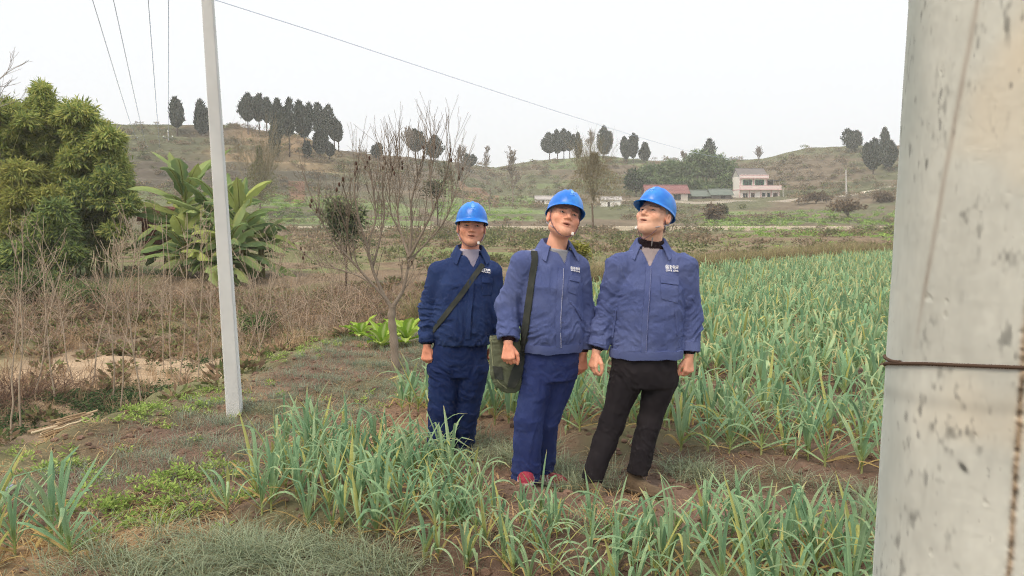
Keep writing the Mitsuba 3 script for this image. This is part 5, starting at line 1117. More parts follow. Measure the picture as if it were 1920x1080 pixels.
MAIN = [([(735, 580), (716, 548), (698, 505), (688, 460), (672, 410), (664, 360), (668, 310)], 0.026, -0.1), ([(733, 572), (700, 535), (660, 490), (630, 458), (604, 420), (592, 380)], 0.020, -0.3), ([(736, 576), (756, 545), (765, 500), (768, 478)], 0.032, 0.1), ([(767, 482), (752, 440), (744, 400), (752, 340), (748, 300)], 0.019, 0.3), ([(768, 478), (772, 430), (770, 380), (786, 320), (796, 280)], 0.020, 0.0), ([(768, 480), (790, 440), (812, 395), (834, 340), (846, 285)], 0.019, -0.2),
        ([(766, 490), (800, 455), (832, 420), (852, 370), (862, 320)], 0.014, 0.3), ([(698, 505), (712, 450), (722, 400), (716, 350), (722, 300)], 0.016, 0.25), ([(688, 460), (706, 410), (700, 350), (690, 300)], 0.012, 0.2), ([(660, 490), (650, 440), (656, 390), (640, 340)], 0.011, -0.5), ([(752, 440), (732, 400), (730, 350), (736, 310)], 0.010, -0.2), ([(716, 548), (680, 520), (640, 505), (600, 500), (566, 470)], 0.012, 0.35), ([(812, 395), (806, 340), (814, 290), (812, 262)], 0.010, 0.2)]
for pts, r0, dz in MAIN:
    p, r = limb(pts, r0 * 0.82, 0.0040, 0.0, dz); m = MB(); m.tube(p, r, BK_ * (0.85 + 0.3 * g.random()), 7)
    for q in range(int(8 + 2.0 * len(pts))):
        i = g.integers(int(len(p) * 0.25), len(p) - 1); d = unit(p[i + 1 if i + 1 < len(p) else i] - p[i - 1]); s = unit(np.cross(d, rand_dirs(g, 1)[0]))
        branchy(m, g, p[i], d * 0.9 + s * 0.45 + [0, 0, 0.35], 0.18 + 0.34 * g.random(), 0.0036, 1, BK_ * 0.9, 0.42, 0.10, 3, 0.10, 4, 0.0017)
    e = p[-1]
    for q in range(3):                                            # dark buds at the tips
        m.mesh(trimesh.creation.icosphere(1, 0.011).apply_scale([1, 1, 2.2]).apply_translation(e + [g.normal() * 0.02, g.normal() * 0.02, 0.02 - 0.05 * q]), L(86, 66, 58))
    part(k, 'branch', m.shape('bark', smooth=60))
# ---------------------------------------------------------------- garlic
def garlic(seed, lod=0, dry=0.5):
    """one garlic plant at the origin: pale shank, flat arching leaves, yellowed tips, dead lower leaves"""
    g = rng(seed); m = MB(); h0 = 0.10 + 0.06 * g.random()
    shank = [L(192, 192, 146), L(176, 188, 120), L(150, 172, 112)]
    m.tube(np.array([(0, 0, -0.03), (0.003, 0, h0 * 0.5), (0, 0.003, h0 + 0.05)]), [0.0095, 0.0085, 0.0075], np.array(shank), 6 if lod == 0 else 3, cap=False)
    n = int(7 + g.integers(0, 3)); phi = g.random() * 6.28
    for i in range(n):
        low = i < 2 and g.random() < dry + 0.3; f = i / (n - 1); az = phi + np.pi * i + g.normal() * 0.35
        ln = (0.24 + 0.22 * g.random()) * (1.0 if not low else 0.8) + 0.10 * f * (g.random() > 0.3); wd = (0.0225 + 0.011 * g.random()) * (0.8 if low else 1)
        k = 9 if lod == 0 else 4; s = np.linspace(0, 1, k)
        el0 = (0.35 + 0.9 * f + 0.12 * g.normal()) if not low else 0.5 * g.random(); el0 = min(el0 + 0.25, 1.53)
        kind = g.random(); bend = (0.15 + 0.5 * g.random()) if kind < 0.46 else (1.2 + 1.5 * g.random()); at = 0.0 if kind < 0.72 else 0.35 + 0.35 * g.random()
        el = el0 - bend * (ss(at - 0.08, at + 0.10, s) * 0.9 + 0.2 * s if at > 0 else s ** 1.7)
        el = np.maximum(el, -1.45); az_ = az + 0.35 * g.normal() * s
        st = ln / (k - 1); p = np.vstack([[0, 0, 0], np.cumsum(np.stack([np.cos(el) * np.cos(az_), np.cos(el) * np.sin(az_), np.sin(el)], -1)[:-1] * st, 0)]) + [0, 0, h0 * (0.35 + 0.75 * f)]
        p[:, 2] = np.maximum(p[:, 2], 0.012 + 0.01 * s)
        t = unit(np.gradient(p, axis=0)); sd = unit(np.stack([-np.sin(az_), np.cos(az_), 0 * s], -1) + 0.25 * g.normal() * np.array([0, 0, 1.0])); up = np.cross(sd, t)
        w = wd * np.interp(s, [0, 0.1, 0.35, 0.7, 0.9, 1], [0.7, 0.9, 1.0, 0.78, 0.42, 0.06])
        base = np.array([L(150, 182, 142), L(140, 176, 138), L(164, 192, 150), L(134, 170, 134), L(176, 200, 158)][g.integers(0, 5)]) * (0.85 + 0.3 * g.random())
        col = np.tile(base, (k, 1)); yb = ss(0.22, 0.0, s)[:, None]; col = col + (L(180, 192, 126) - col) * 0.7 * yb
        tip = ss(0.80 + 0.12 * g.random(), 0.95, s)[:, None] * (g.random() < 0.75); col = col + (L(222, 202, 146) - col) * tip
        if low: col = np.tile(L(196, 172, 118) * (0.75 + 0.4 * g.random()), (k, 1))
        elif g.random() < (0.07 if lod == 0 else 0.03): col = col + (L(204, 196, 110) - col) * 0.7
        if lod == 0:
            e = np.stack([p - sd * w[:, None] / 2 + up * w[:, None] * 0.22, p, p + sd * w[:, None] / 2 + up * w[:, None] * 0.22], 1); m.grid(e, np.repeat(col[:, None] * 1.0, 3, 1) * np.array([1, 0.9, 1])[None, :, None])
        else:
            e = np.stack([p - sd * w[:, None] * 0.76, p + sd * w[:, None] * 0.76], 1); m.grid(e, np.repeat(col[:, None], 2, 1))
    return m
g = rng(42); spots = []
def add_bed(t0, t1, s0, s1, dt, ds, drop, jit):
    for t in np.arange(t0, t1, dt):
        for s in np.arange(s0, s1, ds):
            if g.random() < drop: continue
            spots.append((*unbed(s + g.normal() * jit, t + g.normal() * jit), t))
add_bed(3.02, 4.14, -3.7, 2.6, 0.145, 0.095, 0.05, 0.03)
add_bed(5.12, 6.30, -3.9, 6.0, 0.21, 0.145, 0.10, 0.03)
t = 7.45
while t < 44: add_bed(t, t + 1.45, -14, 34, 0.22 if t < 14 else 0.27, 0.15 if t < 14 else 0.2, 0.10, 0.04); t += 1.85
sp = np.array(spots); x, y, tt = sp.T; s_, _ = bed(x, y)
b1 = tt < 4.3
ok = np.where(b1, (s_ > -3.12 - (tt - 3.0) * 0.55 + 0.12 * g.normal(size=len(x))) & (tt < np.interp(s_, [-3.2, -2.5, -2.0, -1.2, -0.6, 0.5], [4.2, 4.1, 3.6, 3.5, 3.85, 3.95])), poly_dist(x, y, FIELD) < -0.02)
pxx = 960 + FOC * x / np.maximum(y, 0.5) * 0.997
ok &= (pxx > -60) & (pxx < 1740) & (y > 2.9)
feet = np.array([(-0.48, 5.3), (-0.30, 5.3), (0.08, 4.55), (0.16, 4.68), (0.20, 4.75), (0.46, 4.5), (0.74, 4.58), (0.8, 4.5)])
ok &= np.min(np.hypot(x[:, None] - feet[:, 0], y[:, None] - feet[:, 1]), 1) > 0.17
x, y, tt = x[ok], y[ok], tt[ok]
# a loose group at the near corner of the plot
cx = np.array([(-2.46, 3.62), (-2.40, 3.74), (-2.30, 3.58), (-2.20, 3.70), (-2.10, 3.60), (-2.52, 3.8), (-2.62, 3.9), (-2.36, 3.50), (-2.24, 3.84), (-2.0, 3.52), (-2.7, 4.02)])
x, y, tt = np.r_[x, cx[:, 0]], np.r_[y, cx[:, 1]], np.r_[tt, np.full(len(cx), -1.0)]
dist = np.hypot(x, y); order = np.argsort(dist); nearest = set(order[:298].tolist())
VAR = [garlic(1000 + i, 0).shape('leaf', smooth=True) for i in range(14)]
GL = {-1: ('garlic plant in the loose clump at the bottom corner beside the straw', 'garlic at the plot corner'), 1: ('knee high garlic plant in the front bed with yellowed leaf tips', 'garlic in the front bed'), 2: ('garlic plant in the second bed behind the trodden path', 'garlic in the second bed'), 3: ('garlic plant in the wide field behind the second bed', 'garlic in the wide field')}
for i in sorted(nearest, key=lambda q: dist[q]):
    kind = -1 if tt[i] < 0 else 1 if tt[i] < 4.3 else 2 if tt[i] < 6.6 else 3
    k = thing('garlic_plant', GL[kind][0], 'garlic', GL[kind][1]); sc = (0.68 + 0.24 * g.random()) * (1.0 if kind != 1 else float(np.interp(bed(x[i], y[i])[0], [-3.4, -2.5, -1.9, -1.0, 0.0], [0.88, 0.84, 0.62, 0.74, 0.9])))
    scene[k] = {**VAR[g.integers(0, 14)], 'to_world': T().translate([x[i], y[i], zg(x[i], y[i]) - 0.005]).rotate([0, 0, 1], float(g.random() * 360)).rotate([1, 0, 0], float(g.normal() * 5)).scale([sc, sc, sc * (0.92 + 0.22 * g.random())])}
rest = np.array([i for i in range(len(x)) if i not in nearest])
def scatter(vars_, xs, ys, sc, seed, tint=0.12):
    """many copies of small meshes as one mesh"""
    g = rng(seed); out = MB(); pick = g.integers(0, len(vars_), len(xs)); zz = ground_z(xs, ys)
    for q, (v, f, c) in enumerate(vars_):
        I = np.nonzero(pick == q)[0]; n = len(I)
        if not n: continue
        a = g.random(n) * 6.283; s = sc * (0.85 + 0.35 * g.random(n)) if np.isscalar(sc) else sc[I]
        ca, sa = np.cos(a), np.sin(a); V = np.stack([(v[:, 0] * ca[:, None] - v[:, 1] * sa[:, None]) * s[:, None] + xs[I][:, None], (v[:, 0] * sa[:, None] + v[:, 1] * ca[:, None]) * s[:, None] + ys[I][:, None], v[:, 2] * s[:, None] + zz[I][:, None]], -1)
        C = c[None] * (1 - tint + 2 * tint * g.random((n, 1, 1))); F = (np.arange(n)[:, None, None] * len(v) + f[None]).reshape(-1, 3)
        out.add(V.reshape(-1, 3), F, C.reshape(-1, 3))
    return out
LOW = [garlic(1100 + i, 1, 0.1).get() for i in range(16)]
m = scatter(LOW, x[rest], y[rest], 0.78, 7)
scene['garlic_crop'] = m.shape('leaf', smooth=True); labels['garlic_crop'] = {'label': 'dense green garlic crop filling the wide field behind the men', 'category': 'garlic', 'kind': 'stuff'}

# ---------------------------------------------------------------- low grass, weeds, straw
def tuft(seed, n, h, spread, cols, w=0.004, lean=0.9):
    g = rng(seed); m = MB()
    for i in range(n):
        a = g.random() * 6.283; r = spread * math.sqrt(g.random()); p0 = np.array([r * math.cos(a), r * math.sin(a), -0.01]); a += g.normal() * 0.7; hh = h * (0.5 + 0.7 * g.random()); ln = lean * (0.3 + g.random())
        s = np.array([0, 0.4, 0.75, 1.0]); p = p0 + np.stack([np.cos(a) * ln * hh * s ** 1.8, np.sin(a) * ln * hh * s ** 1.8, hh * (s - 0.35 * ln * s ** 2.5)], -1); sd = np.array([-math.sin(a), math.cos(a), 0])
        ww = (w * np.array([1, 0.9, 0.6, 0.05]))[:, None]; m.grid(np.stack([p - sd * ww / 2, p + sd * ww / 2], 1), np.asarray(cols[g.integers(0, len(cols))]) * (0.8 + 0.4 * g.random()))
    return m.get()
def rosette(seed, n, size, cols, up=0.5):
    g = rng(seed); m = MB(); a = g.random(n) * 6.283; r = size * 0.8 * np.sqrt(g.random(n)); pos = np.stack([r * np.cos(a), r * np.sin(a), 0.01 + size * 0.7 * g.random(n)], -1)
    d = np.stack([np.cos(a), np.sin(a), up + 0.5 * g.normal(size=n)], -1); cols = np.asarray(cols); d = unit(d); face = unit(np.array([0, 0, 1.0]) + 0.6 * g.normal(size=(n, 3)))
    m.leaves(pos, d, np.cross(face, d), size * (0.4 + 0.5 * g.random(n)), size * 0.30, cols[g.integers(0, len(cols), n)] * (0.8 + 0.4 * g.random((n, 1)))); return m.get()
def stuff(name, mesh, label, cat, mat='leaf', smooth=True):
    k = numbered(name); scene[k] = mesh.shape(mat, smooth=smooth); labels[k] = {'label': label, 'category': cat, 'kind': 'stuff'}
def patch_xy(g, px, py, sx, sy, n):
    c = hit_ground(px, py); return c[0] + g.normal(size=n) * sx, c[1] + g.normal(size=n) * sy
g = rng(77)
GW = [tuft(1200 + i, 22, 0.17, 0.07, [L(158, 170, 146), L(148, 162, 134), L(174, 184, 156), L(150, 150, 118)], 0.0042, 1.3) for i in range(8)]
xs, ys = [], []
for px, py, sx, sy, n in ((470, 1060, 0.42, 0.17, 135), (600, 1075, 0.28, 0.11, 60), (330, 1070, 0.25, 0.10, 40)):
    a, b = patch_xy(g, px, py, sx, sy, n); xs += list(a); ys += list(b)
for q in range(900):
    s, t = g.uniform(-3.2, 3.4), g.uniform(4.18, 4.92); a, b = unbed(s, t)
    if n2(np.array([a]), np.array([b]), 0.4, 31, 2)[0] > 0.47: xs.append(a); ys.append(b)
for q in range(420):
    s, t = g.uniform(-3.6, 6.0), g.uniform(6.55, 7.25); a, b = unbed(s, t); xs.append(a); ys.append(b)
for q in range(300):
    s, t = g.uniform(-0.6, 3.2), g.uniform(2.9, 4.4); a, b = unbed(s, t)
    if n2(np.array([a]), np.array([b]), 0.5, 32, 2)[0] > 0.52: xs.append(a); ys.append(b)
xs, ys = np.array(xs), np.array(ys); stuff('wispy_grass', scatter(GW, xs, ys, 0.85, 8), 'wispy grey green grass on the trodden paths between the garlic beds', 'grass')
# bare plot left of the men: rows of small grey green seedlings
SG = [tuft(1230 + i, 9, 0.085, 0.05, [L(146, 160, 142), L(132, 148, 126), L(160, 170, 150), L(160, 158, 124)], 0.0035, 1.2) for i in range(8)]
xs, ys = [], []
while len(xs) < 2300:
    a, b = g.uniform(-3.7, 1.2), g.uniform(3.9, 11.6)
    s, t = bed(a, b)
    if poly_dist(np.array([a]), np.array([b]), PLATEAU)[0] > -0.12 or (t < 4.3 and s > -3.3) or poly_dist(np.array([a]), np.array([b]), FIELD)[0] < 0.15: continue
    row = 0.5 + 0.5 * math.sin(t * 2 * math.pi / 0.42)
    if g.random() < 0.20 + 0.8 * row * (n2(np.array([a]), np.array([b]), 0.7, 33, 2)[0] > 0.46): xs.append(a); ys.append(b)
stuff('seedling_grass', scatter(SG, np.array(xs), np.array(ys), 1.0, 9), 'short grey green seedlings scattered over the bare soil by the slim pole', 'grass')
hs_ = hit_ground(128, 826)
YW = [rosette(1260 + i, 22, 0.045, [L(166, 188, 104), L(150, 174, 96), L(182, 198, 122), L(134, 158, 90)]) for i in range(6)]
xs, ys = [], []
for px, py, sx, sy, n in ((300, 950, 0.22, 0.20, 190), (345, 905, 0.16, 0.14, 90), (90, 885, 0.16, 0.12, 70), (245, 800, 0.20, 0.22, 110), (320, 775, 0.22, 0.2, 70), (380, 742, 0.22, 0.25, 70), (560, 668, 0.3, 0.35, 60), (600, 650, 0.3, 0.4, 50), (290, 985, 0.12, 0.06, 30), (30, 850, 0.2, 0.15, 30), (440, 870, 0.3, 0.2, 24), (690, 760, 0.4, 0.3, 30)):
    a, b = patch_xy(g, px, py, sx * 1.1, sy * 1.1, int(n * 0.42)); far_ = np.hypot(a - hs_[0], b - hs_[1]) > 0.4; xs += list(a[far_]); ys += list(b[far_])
stuff('bright_weeds', scatter(YW, np.array(xs), np.array(ys), 1.0, 10), 'bright yellow green weeds along the plot edge and the path corner', 'weeds')
CW = [rosette(1280 + i, 20, 0.07, [L(84, 108, 74), L(74, 96, 66), L(102, 124, 84), L(92, 106, 78)], 0.2) for i in range(6)]
xs, ys = [], []
for px, py, sx, sy, n in ((225, 765, 0.5, 0.3, 240), (60, 770, 0.4, 0.25, 60), (240, 745, 0.5, 0.35, 150), (470, 660, 0.35, 0.4, 90), (20, 800, 0.3, 0.25, 70), (400, 690, 0.4, 0.5, 60)):
    a, b = patch_xy(g, px, py, sx, sy, n); xs += list(a); ys += list(b)
stuff('creeping_weeds', scatter(CW, np.array(xs), np.array(ys), 1.0, 11), 'dark green creeping weeds beside the stick heap', 'weeds')
ST = [tuft(1300 + i, 16, 0.06, 0.09, [L(206, 178, 134), L(188, 158, 116), L(220, 198, 156), L(160, 132, 100)], 0.004, 2.4) for i in range(6)]
xs, ys = [], []
for px, py, sx, sy, n in ((150, 1030, 0.42, 0.16, 150), (330, 960, 0.25, 0.12, 60), (640, 800, 0.4, 0.25, 60), (60, 870, 0.3, 0.3, 60), (560, 760, 0.8, 0.8, 60), (1250, 960, 1.0, 0.35, 50), (900, 1000, 0.9, 0.25, 50), (1400, 870, 0.8, 0.2, 40)):
    a, b = patch_xy(g, px, py, sx, sy, n); xs += list(a); ys += list(b)
stuff('dry_straw', scatter(ST, np.array(xs), np.array(ys), 1.0, 12), 'dry straw and dead leaf litter lying on the soil', 'straw')
# clods and crumbs of earth
CL = []
for i in range(5):
    c = trimesh.creation.icosphere(1, 1.0); v = np.array(c.vertices); v = v * (0.6 + 0.8 * meshkit.noise(v * 1.7 + i * 5, i))[:, None] * [1, 1, 0.7]; CL.append((v, np.array(c.faces), np.tile(L(116, 94, 82), (len(v), 1))))
n = 11000; xs = g.uniform(-3.8, 3.6, n); ys = 3.2 + 8 * g.random(n) ** 1.6; keep = poly_dist(xs, ys, PLATEAU) < 0.2; xs, ys = xs[keep], ys[keep]
stuff('soil_clods', scatter(CL, xs, ys, 0.005 + 0.024 * g.random(len(xs)) ** 3.5, 13, 0.3), 'crumbly brown clods of earth on the beds and paths', 'soil', 'matte', False)

# broad bright leaves behind the bare tree
def broadleaf(g, a, d, length, width, col):
    n = 9; s = np.linspace(0, 1, n); d = unit(d); el = math.asin(d[2]) - (0.3 + 0.8 * g.random()) * s ** 1.6; hor = unit(np.array([d[0], d[1], 0])); st = length / (n - 1)
    p = np.vstack([[0, 0, 0], np.cumsum(np.stack([hor[0] * np.cos(el[1:]), hor[1] * np.cos(el[1:]), np.sin(el[1:])], -1) * st, 0)]) + a; t = unit(np.gradient(p, axis=0)); sd = unit(np.cross(t, [0, 0, 1.0])); up = np.cross(sd, t); w = width * np.interp(s, [0, 0.1, 0.25, 0.6, 0.9, 1], [0.12, 0.2, 0.7, 1.0, 0.6, 0.08]) / 2; m = MB()
    for sg in (-1, 1):
        rf = 0.012 * np.sin(s * 19 + sg); e = p + sd * (w * sg)[:, None] + up * (w * 0.45 + rf)[:, None]; mid = p + sd * (w * sg * 0.5)[:, None] + up * (w * 0.1)[:, None]; cc = np.tile(col, (n, 3, 1)); cc[:, 0] = L(204, 216, 150); m.grid(np.stack([p, mid, e], 1), cc, flip=sg < 0)
    return m
for i, (px, py, dep, sc, lab) in enumerate([(676, 628, 10.3, 0.9, 'bright green leafy vegetable outermost toward the slim pole'), (716, 645, 9.7, 1.0, 'bright green leafy vegetable just beside the bare tree trunk'), (762, 630, 9.9, 1.1, 'bright green leafy vegetable between trunk and navy jacket'), (738, 622, 10.8, 0.8, 'bright green leafy vegetable behind the bare tree trunk')]):
    k = thing('leafy_vegetable', lab, 'vegetable', 'leafy vegetables by the bare tree'); g = rng(1400 + i); c = P(px, py, dep); c[2] = zg(c[0], c[1]); m = MB(); m.tube([c - [0, 0, .05], c + [0, 0, 0.08]], [0.03, 0.02], L(190, 200, 140), 7); part(k, 'stem', m.shape('leaf', smooth=True))
    for q in range(11):
        f = q / 10; az = q * 2.4; el = 0.35 + 0.95 * f; m = broadleaf(g, c + [0, 0, 0.05], (math.cos(az) * math.cos(el), math.sin(az) * math.cos(el), math.sin(el)), sc * (0.26 + 0.14 * g.random()), sc * 0.13, np.array([L(160, 190, 84), L(142, 176, 74), L(178, 202, 100)][q % 3])); part(k, 'leaf', m.shape('leaf', smooth=True))

# the heap of cut sticks
k = thing('stick_heap', 'heap of pale cut sticks lying on the spoil bank', 'sticks'); g = rng(1500)
hc_ = hit_ground(128, 826)
for q in range(18):
    a = np.array([hc_[0] + 0.16 * (g.random() - 0.5), hc_[1] + 0.22 * (g.random() - 0.5), 0]); d = unit([0.72 + 0.12 * g.normal(), 0.65 + 0.15 * g.normal(), 0]); ln = 0.18 + 0.2 * g.random()
    s = np.linspace(-0.5, 0.5, 5)[:, None]; p = a + d * s * ln; zc = zg(a[0], a[1]) + 0.03 + 0.006 * q; p[:, 2] = zc + 0.05 * s[:, 0]
    m = MB(); m.tube(p + g.normal(size=p.shape) * 0.004, 0.007 + 0.007 * g.random(), [L(206, 190, 162), L(180, 160, 132), L(150, 128, 104)][q % 3], 6); part(k, 'stick', m.shape('bark', smooth=50))
k = thing('plastic_scrap', 'crumpled scrap of blue plastic at the very edge of the plot', 'litter'); c = hit_ground(8, 948); u, v = np.meshgrid(np.linspace(-0.05, 0.04, 9), np.linspace(-0.03, 0.03, 7), indexing='ij'); zz_ = 0.03 + 0.05 * n2(u, v, 0.05, 3, 2); m = MB(); solid(np.stack([c[0] + u, c[1] + v, zg(c[0], c[1]) + zz_], -1), 0.003, L(128, 136, 160), m); part(k, 'sheet', m.shape('gloss', smooth=True))

# ---------------------------------------------------------------- dry thicket and saplings in the gully
g = rng(1600); TW = [L(160, 142, 126), L(146, 128, 114), L(172, 154, 136), L(130, 112, 98), L(164, 138, 116)]
m = MB(); xs, ys = [], []
while len(xs) < 560:
    a, b = g.uniform(-14, 2.0), 8.0 + 15 * g.random() ** 0.8; d = poly_dist(np.array([a]), np.array([b]), PLATEAU)[0]
    if d < 0.15: continue
    fl = math.exp(-(((a + 6.3) / 2.4) ** 4 + ((b - 12.2) / 2.2) ** 4))
    if g.random() < fl * 0.98 or (-8.5 < a < -3.0 and b < 11.5 and g.random() < 0.93) or 960 + FOC * a / b < -120: continue
    if g.random() < (0.35 + 0.65 * (n2(np.array([a]), np.array([b]), 1.8, 34, 2)[0] > 0.45)): xs.append(a); ys.append(b)
zz = ground_z(np.array(xs), np.array(ys))
for a, b, c in zip(xs, ys, zz):
    col = np.asarray(TW[g.integers(0, 5)]); hgt = (0.3 + 0.6 * g.random()) * (0.45 + 1.3 * float(n2(np.array([a]), np.array([b]), 2.2, 29, 2)[0])) * (1.0 if a < -1.5 else 0.7)
    for q in range(3):
        an = g.random() * 6.283; le = 0.15 + 0.55 * g.random(); branchy(m, g, (a + g.normal() * 0.06, b + g.normal() * 0.06, c - 0.05), (math.cos(an) * le, math.sin(an) * le, 1), hgt * (0.6 + 0.6 * g.random()), 0.006, 1, col, 0.7, 0.0, 4, 0.16, 3, 0.003)
stuff('dry_thicket', m, 'tangled brown leafless brush filling the gully edge below the bamboo', 'brush', 'bark', False)
DL = [rosette(1620 + i, 40, 0.16, [L(150, 126, 104), L(134, 114, 96), L(166, 142, 116), L(116, 108, 84), L(124, 124, 88), L(112, 124, 82), L(136, 142, 96)], 0.6) for i in range(6)]
DG = [tuft(1640 + i, 26, 0.5, 0.16, [L(200, 174, 142), L(182, 156, 126), L(212, 188, 156), L(164, 142, 116)], 0.009, 0.6) for i in range(6)]
n = 1900; a = g.uniform(-15, 3, n); b = 7 + 18 * g.random(n); keep = (poly_dist(a, b, PLATEAU) > 0.1) & (960 + FOC * a / b > -150) & ~((a > -8.8) & (a < -3.2) & (b < 14.3) & (g.random(n) < 0.86)); stuff('dead_leaf_scrub', scatter(DL, a[keep], b[keep], 1.0, 14, 0.2), 'low brown scrub with dead leaves under the brush', 'scrub')
n = 1500; a = g.uniform(-9.5, 1.5, n); b = 9.5 + 11 * g.random(n); keep = (poly_dist(a, b, PLATEAU) > 0.25) & (n2(a, b, 1.5, 35, 2) > 0.42) & ~((a > -8.6) & (a < -3.2) & (b < 14.2) & (g.random(n) < 0.35)); stuff('dead_grass', scatter(DG, a[keep], b[keep], 0.5, 15, 0.2), 'pale dead grass standing in the hollow beyond the plot', 'grass')
# the men stand in front of a strip of tall weeds along the field's far rim
n = 5200; q = g.random(n); a = -1.5 + 22 * q; b = np.interp(a, [-1.5, 0.5, 1.4, 4.6, 15.2, 25], [12.0, 13.0, 17.6, 23, 34.5, 40]) + 6.5 * g.random(n) ** 1.3 * (0.5 + q); TG = [tuft(1660 + i, 22, 0.7, 0.22, [L(166, 150, 120), L(152, 146, 108), L(144, 148, 102), L(178, 160, 130), L(136, 124, 102)], 0.012, 0.6) for i in range(8)]
stuff('tall_weeds', scatter(TG, a, b, 0.9, 16, 0.2), 'tall withered weeds along the far rim of the garlic field', 'weeds')
SAPL = ((30, 640, 9.5, 430, 12), (95, 660, 10.5, 470, -20), (160, 640, 11.5, 440, 40), (205, 655, 11.0, 470, 12), (262, 690, 10.0, 480, -30), (318, 640, 12.5, 400, 4), (333, 650, 12.0, 392, 8), (368, 660, 11.0, 420, 16), (300, 600, 13.0, 410, -14), (400, 640, 12.0, 430, -10), (470, 640, 12.0, 470, 60), (520, 620, 13.5, 480, 50), (560, 600, 14.0, 470, -46), (500, 640, 12.5, 500, -40), (585, 620, 13.0, 500, 36), (440, 620, 13.0, 470, 70), (245, 620, 13.0, 440, 24), (55, 620, 10.5, 480, 60), (130, 620, 12.0, 500, -34), (10, 620, 9.2, 500, 34), (222, 640, 10.5, 470, 30), (610, 600, 14.5, 490, 20))
ORD = 'first second third fourth fifth sixth seventh eighth ninth tenth eleventh twelfth thirteenth fourteenth fifteenth sixteenth seventeenth eighteenth nineteenth twentieth twenty-first twenty-second'.split()
for px, py, dep, top, lean in SAPL:
    rank = ORD[sorted(s[0] for s in SAPL).index(px)]; g = rng(1700 + px); k = thing('bare_sapling', f'{rank} bare sapling in the brown brush counted from the bamboo, ' + ('leaning' if abs(lean) >= 20 else 'standing straight'), 'sapling', 'bare saplings in the brush')
    a = P(px, py, dep); a[2] = zg(a[0], a[1]) - 0.1; e = P(px + lean, top, dep); m = MB(); s = np.linspace(0, 1, 9)[:, None]; p = a + (e - a) * s + np.cumsum(g.normal(size=(9, 3)) * 0.02, 0); m.tube(p, np.linspace(0.012, 0.0045, 9), L(170, 155, 138) * (0.85 + 0.3 * g.random()), 6); part(k, 'stem', m.shape('bark', smooth=True)); m = MB()
    for q in range(7): i = g.integers(3, 8); branchy(m, g, p[i], unit(e - a) + rand_dirs(g, 1)[0] * 0.7, 0.35 + 0.4 * g.random(), 0.0045, 1, L(160, 145, 128), 0.5, 0.05, 3, 0.12, 4, 0.003)
    part(k, 'twigs', m.shape('bark'))
for i, (px, py, sx, nn_, lab) in enumerate([(60, 548, 1.0, 2600, 'dark green bush in the brush under the bamboo'), (150, 560, 0.8, 1600, 'dark green bush in the brush nearer the slim pole'), (474, 600, 0.5, 800, 'small dark green bush behind the slim pole')]):
    g = rng(1770 + i); c = hit_ground(px, py + 30); k = thing('evergreen_bush', lab, 'bush'); m = MB()
    for q in range(9): branchy(m, g, (c[0] + g.normal() * sx * 0.3, c[1] + g.normal() * 0.3, c[2] - 0.1), (g.normal() * 0.3, g.normal() * 0.3, 1), sx * 1.1, 0.01, 1, L(120, 104, 88))
    part(k, 'stems', m.shape('bark')); m = MB()
    for q in range(7): leafy_blob(m, c + np.array([g.normal() * sx * 0.4, g.normal() * 0.3, sx * (0.3 + 0.5 * g.random())]), np.array([sx * 0.45, 0.4, sx * 0.36]), nn_ // 7, g, 0.13, [L(104, 122, 80), L(90, 108, 72), L(124, 138, 92)], 0.3, 0.3, 0.6)
    part(k, 'crown', m.shape('leaf'))
# dark bramble at the picture edge
m = MB(); g = rng(1800); c0 = hit_ground(30, 760)
for q in range(900):
    a = c0 + g.normal(size=3) * [0.45, 0.5, 0]; a[2] = zg(a[0], a[1]); d = unit(g.normal(size=3) * [1, 1, 0.3] + [0, 0, 0.8]); p = bendy(g, a, d, 0.35 + 0.35 * g.random(), 5, 0.4); p[:, 2] = np.maximum(p[:, 2], a[2] + 0.01); m.tube(p, [0.0035, 0.003, 0.0028, 0.0025, 0.002], [L(120, 98, 84), L(98, 80, 72), L(140, 116, 98)][q % 3], 3, cap=False)
stuff('bramble', m, 'tangle of dark bare brambles at the picture edge above the spoil bank', 'brambles', 'bark', False)

# ---------------------------------------------------------------- scrub over the valley floor and the hills
g = rng(1900)
def bush_mesh(seed, n, cols, flat=0.7):
    g = rng(seed); m = MB(); leafy_blob(m, np.array([0, 0, 0.35]), np.array([0.6, 0.6, 0.5 * flat]), n, g, 0.26, cols, 0.0, 0.45, 0.8); return m.get()
BR = [bush_mesh(1910 + i, 60, [L(146, 128, 108), L(130, 116, 98), L(160, 142, 118), L(124, 120, 92)]) for i in range(6)]; OL = [bush_mesh(1920 + i, 60, [L(110, 118, 84), L(96, 106, 76), L(130, 132, 94), L(140, 146, 98)]) for i in range(5)]; GRN = [bush_mesh(1930 + i, 50, [L(122, 146, 80), L(106, 132, 72), L(140, 160, 92)], 0.35) for i in range(4)]; VEG = [bush_mesh(1940 + i, 50, [L(140, 172, 92), L(122, 158, 84), L(162, 186, 104)], 0.35) for i in range(4)]
def valley(n, r0, r1, seed, gate, sc, vars_, lab, name, pw=0.5, xlo=-120, xhi=1780):
    g = rng(seed); px = g.uniform(xlo, xhi, n); r = r0 + (r1 - r0) * g.random(n) ** pw; u = (px - 960) / FOC; yy = r / np.hypot(1, u); xx = u * yy; keep = gate(xx, yy, px, r, g); xx, yy, r = xx[keep], yy[keep], r[keep]
    nn_k = len(xx); stuff(name, scatter(vars_, xx, yy, sc * (0.5 + 0.9 * g.random(len(xx))) * np.interp(r, [15, 100, 300], [0.75, 1.5, 3.0]), seed, 0.2), lab, 'scrub', 'leaf', False)
off = lambda xx, yy: poly_dist(xx, yy, PLATEAU) > 1.5
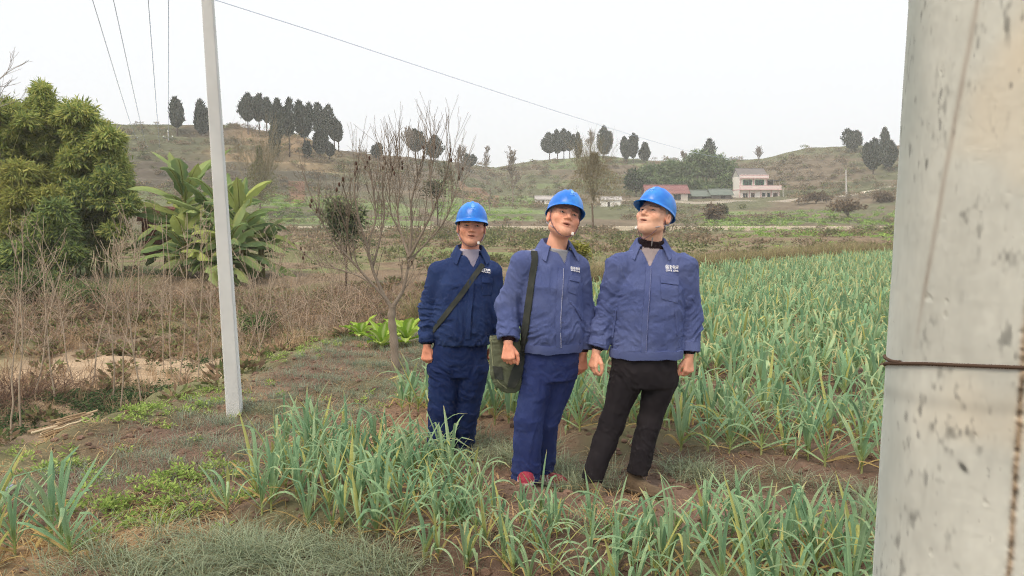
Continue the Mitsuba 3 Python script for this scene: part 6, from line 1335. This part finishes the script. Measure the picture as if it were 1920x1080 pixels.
valley(1300, 16, 106, 1950, lambda x, y, px, r, g: off(x, y) & (n2(x * 0.4, y, 6, 36, 2) > 0.46 + 0.08 * ((px > 1380) & (r > 55))) & (y < 100), 0.62, BR, 'brown withered scrub over the valley floor before the road', 'valley_scrub')
valley(2300, 18, 106, 1951, lambda x, y, px, r, g: off(x, y) & (n2(x * 0.4, y, 6, 37, 2) > 0.50) & (y < 100), 0.6, OL, 'olive green low growth on the valley terraces', 'valley_greenery')
def riser(x, y):
    e = 1.2; r = np.hypot(x, y); return (base_z(x * (1 + e / r), y * (1 + e / r)) - base_z(x * (1 - e / r), y * (1 - e / r))) / (2 * e)
nohouse = lambda px, r: ~((px > 1190) & (px < 1475) & (r > 186) & (r < 222)) & ~((px > 1100) & (r > 180) & (r < 197))
valley(9000, 112, 300, 1952, lambda x, y, px, r, g: (r < np.interp(px, RX, RD)) & ((riser(x, y) > 0.36) | (n2(x * 0.4, y, 14, 38, 2) > 0.60)) & nohouse(px, r), 0.55, BR, 'brown scrub on the terrace walls of the hills', 'hill_scrub', 0.8)
valley(4200, 112, 300, 1953, lambda x, y, px, r, g: (r < np.interp(px, RX, RD)) & ((riser(x, y) > 0.42) | (n2(x * 0.4, y, 14, 39, 2) > 0.60)) & nohouse(px, r), 0.55, OL, 'olive bushes on the terraced hills', 'hill_bushes', 0.8)
valley(4200, 108, 190, 1954, lambda x, y, px, r, g: (((px > 1300) & (r < 168)) | ((px > 820) & (px < 1000) & (r > 138)) | ((px > 480) & (px < 760) & (r > 122) & (r < 146))) & (n2(x * 0.35, y, 12, 40, 2) > 0.44), 0.45, VEG, 'green vegetable rows on the lower terraces', 'terrace_vegetables', 0.8)
valley(1500, 52, 106, 1955, lambda x, y, px, r, g: off(x, y) & (px > 1340) & (n2(x * 0.3, y, 9, 41, 2) > 0.45) & (y < 104), 0.42, VEG, 'bright green vegetables on the flat plots before the road', 'plot_vegetables')
# ---------------------------------------------------------------- air
scene['haze'] = {'type': 'cube', 'to_world': T().translate([0, 0, 19]).scale([1600, 1600, 28]), 'bsdf': {'type': 'null'}, 'interior': {'type': 'ref', 'id': 'air'}}
labels['haze'] = {'label': 'pale winter haze hanging in the air over the valley', 'category': 'haze', 'kind': 'stuff'}
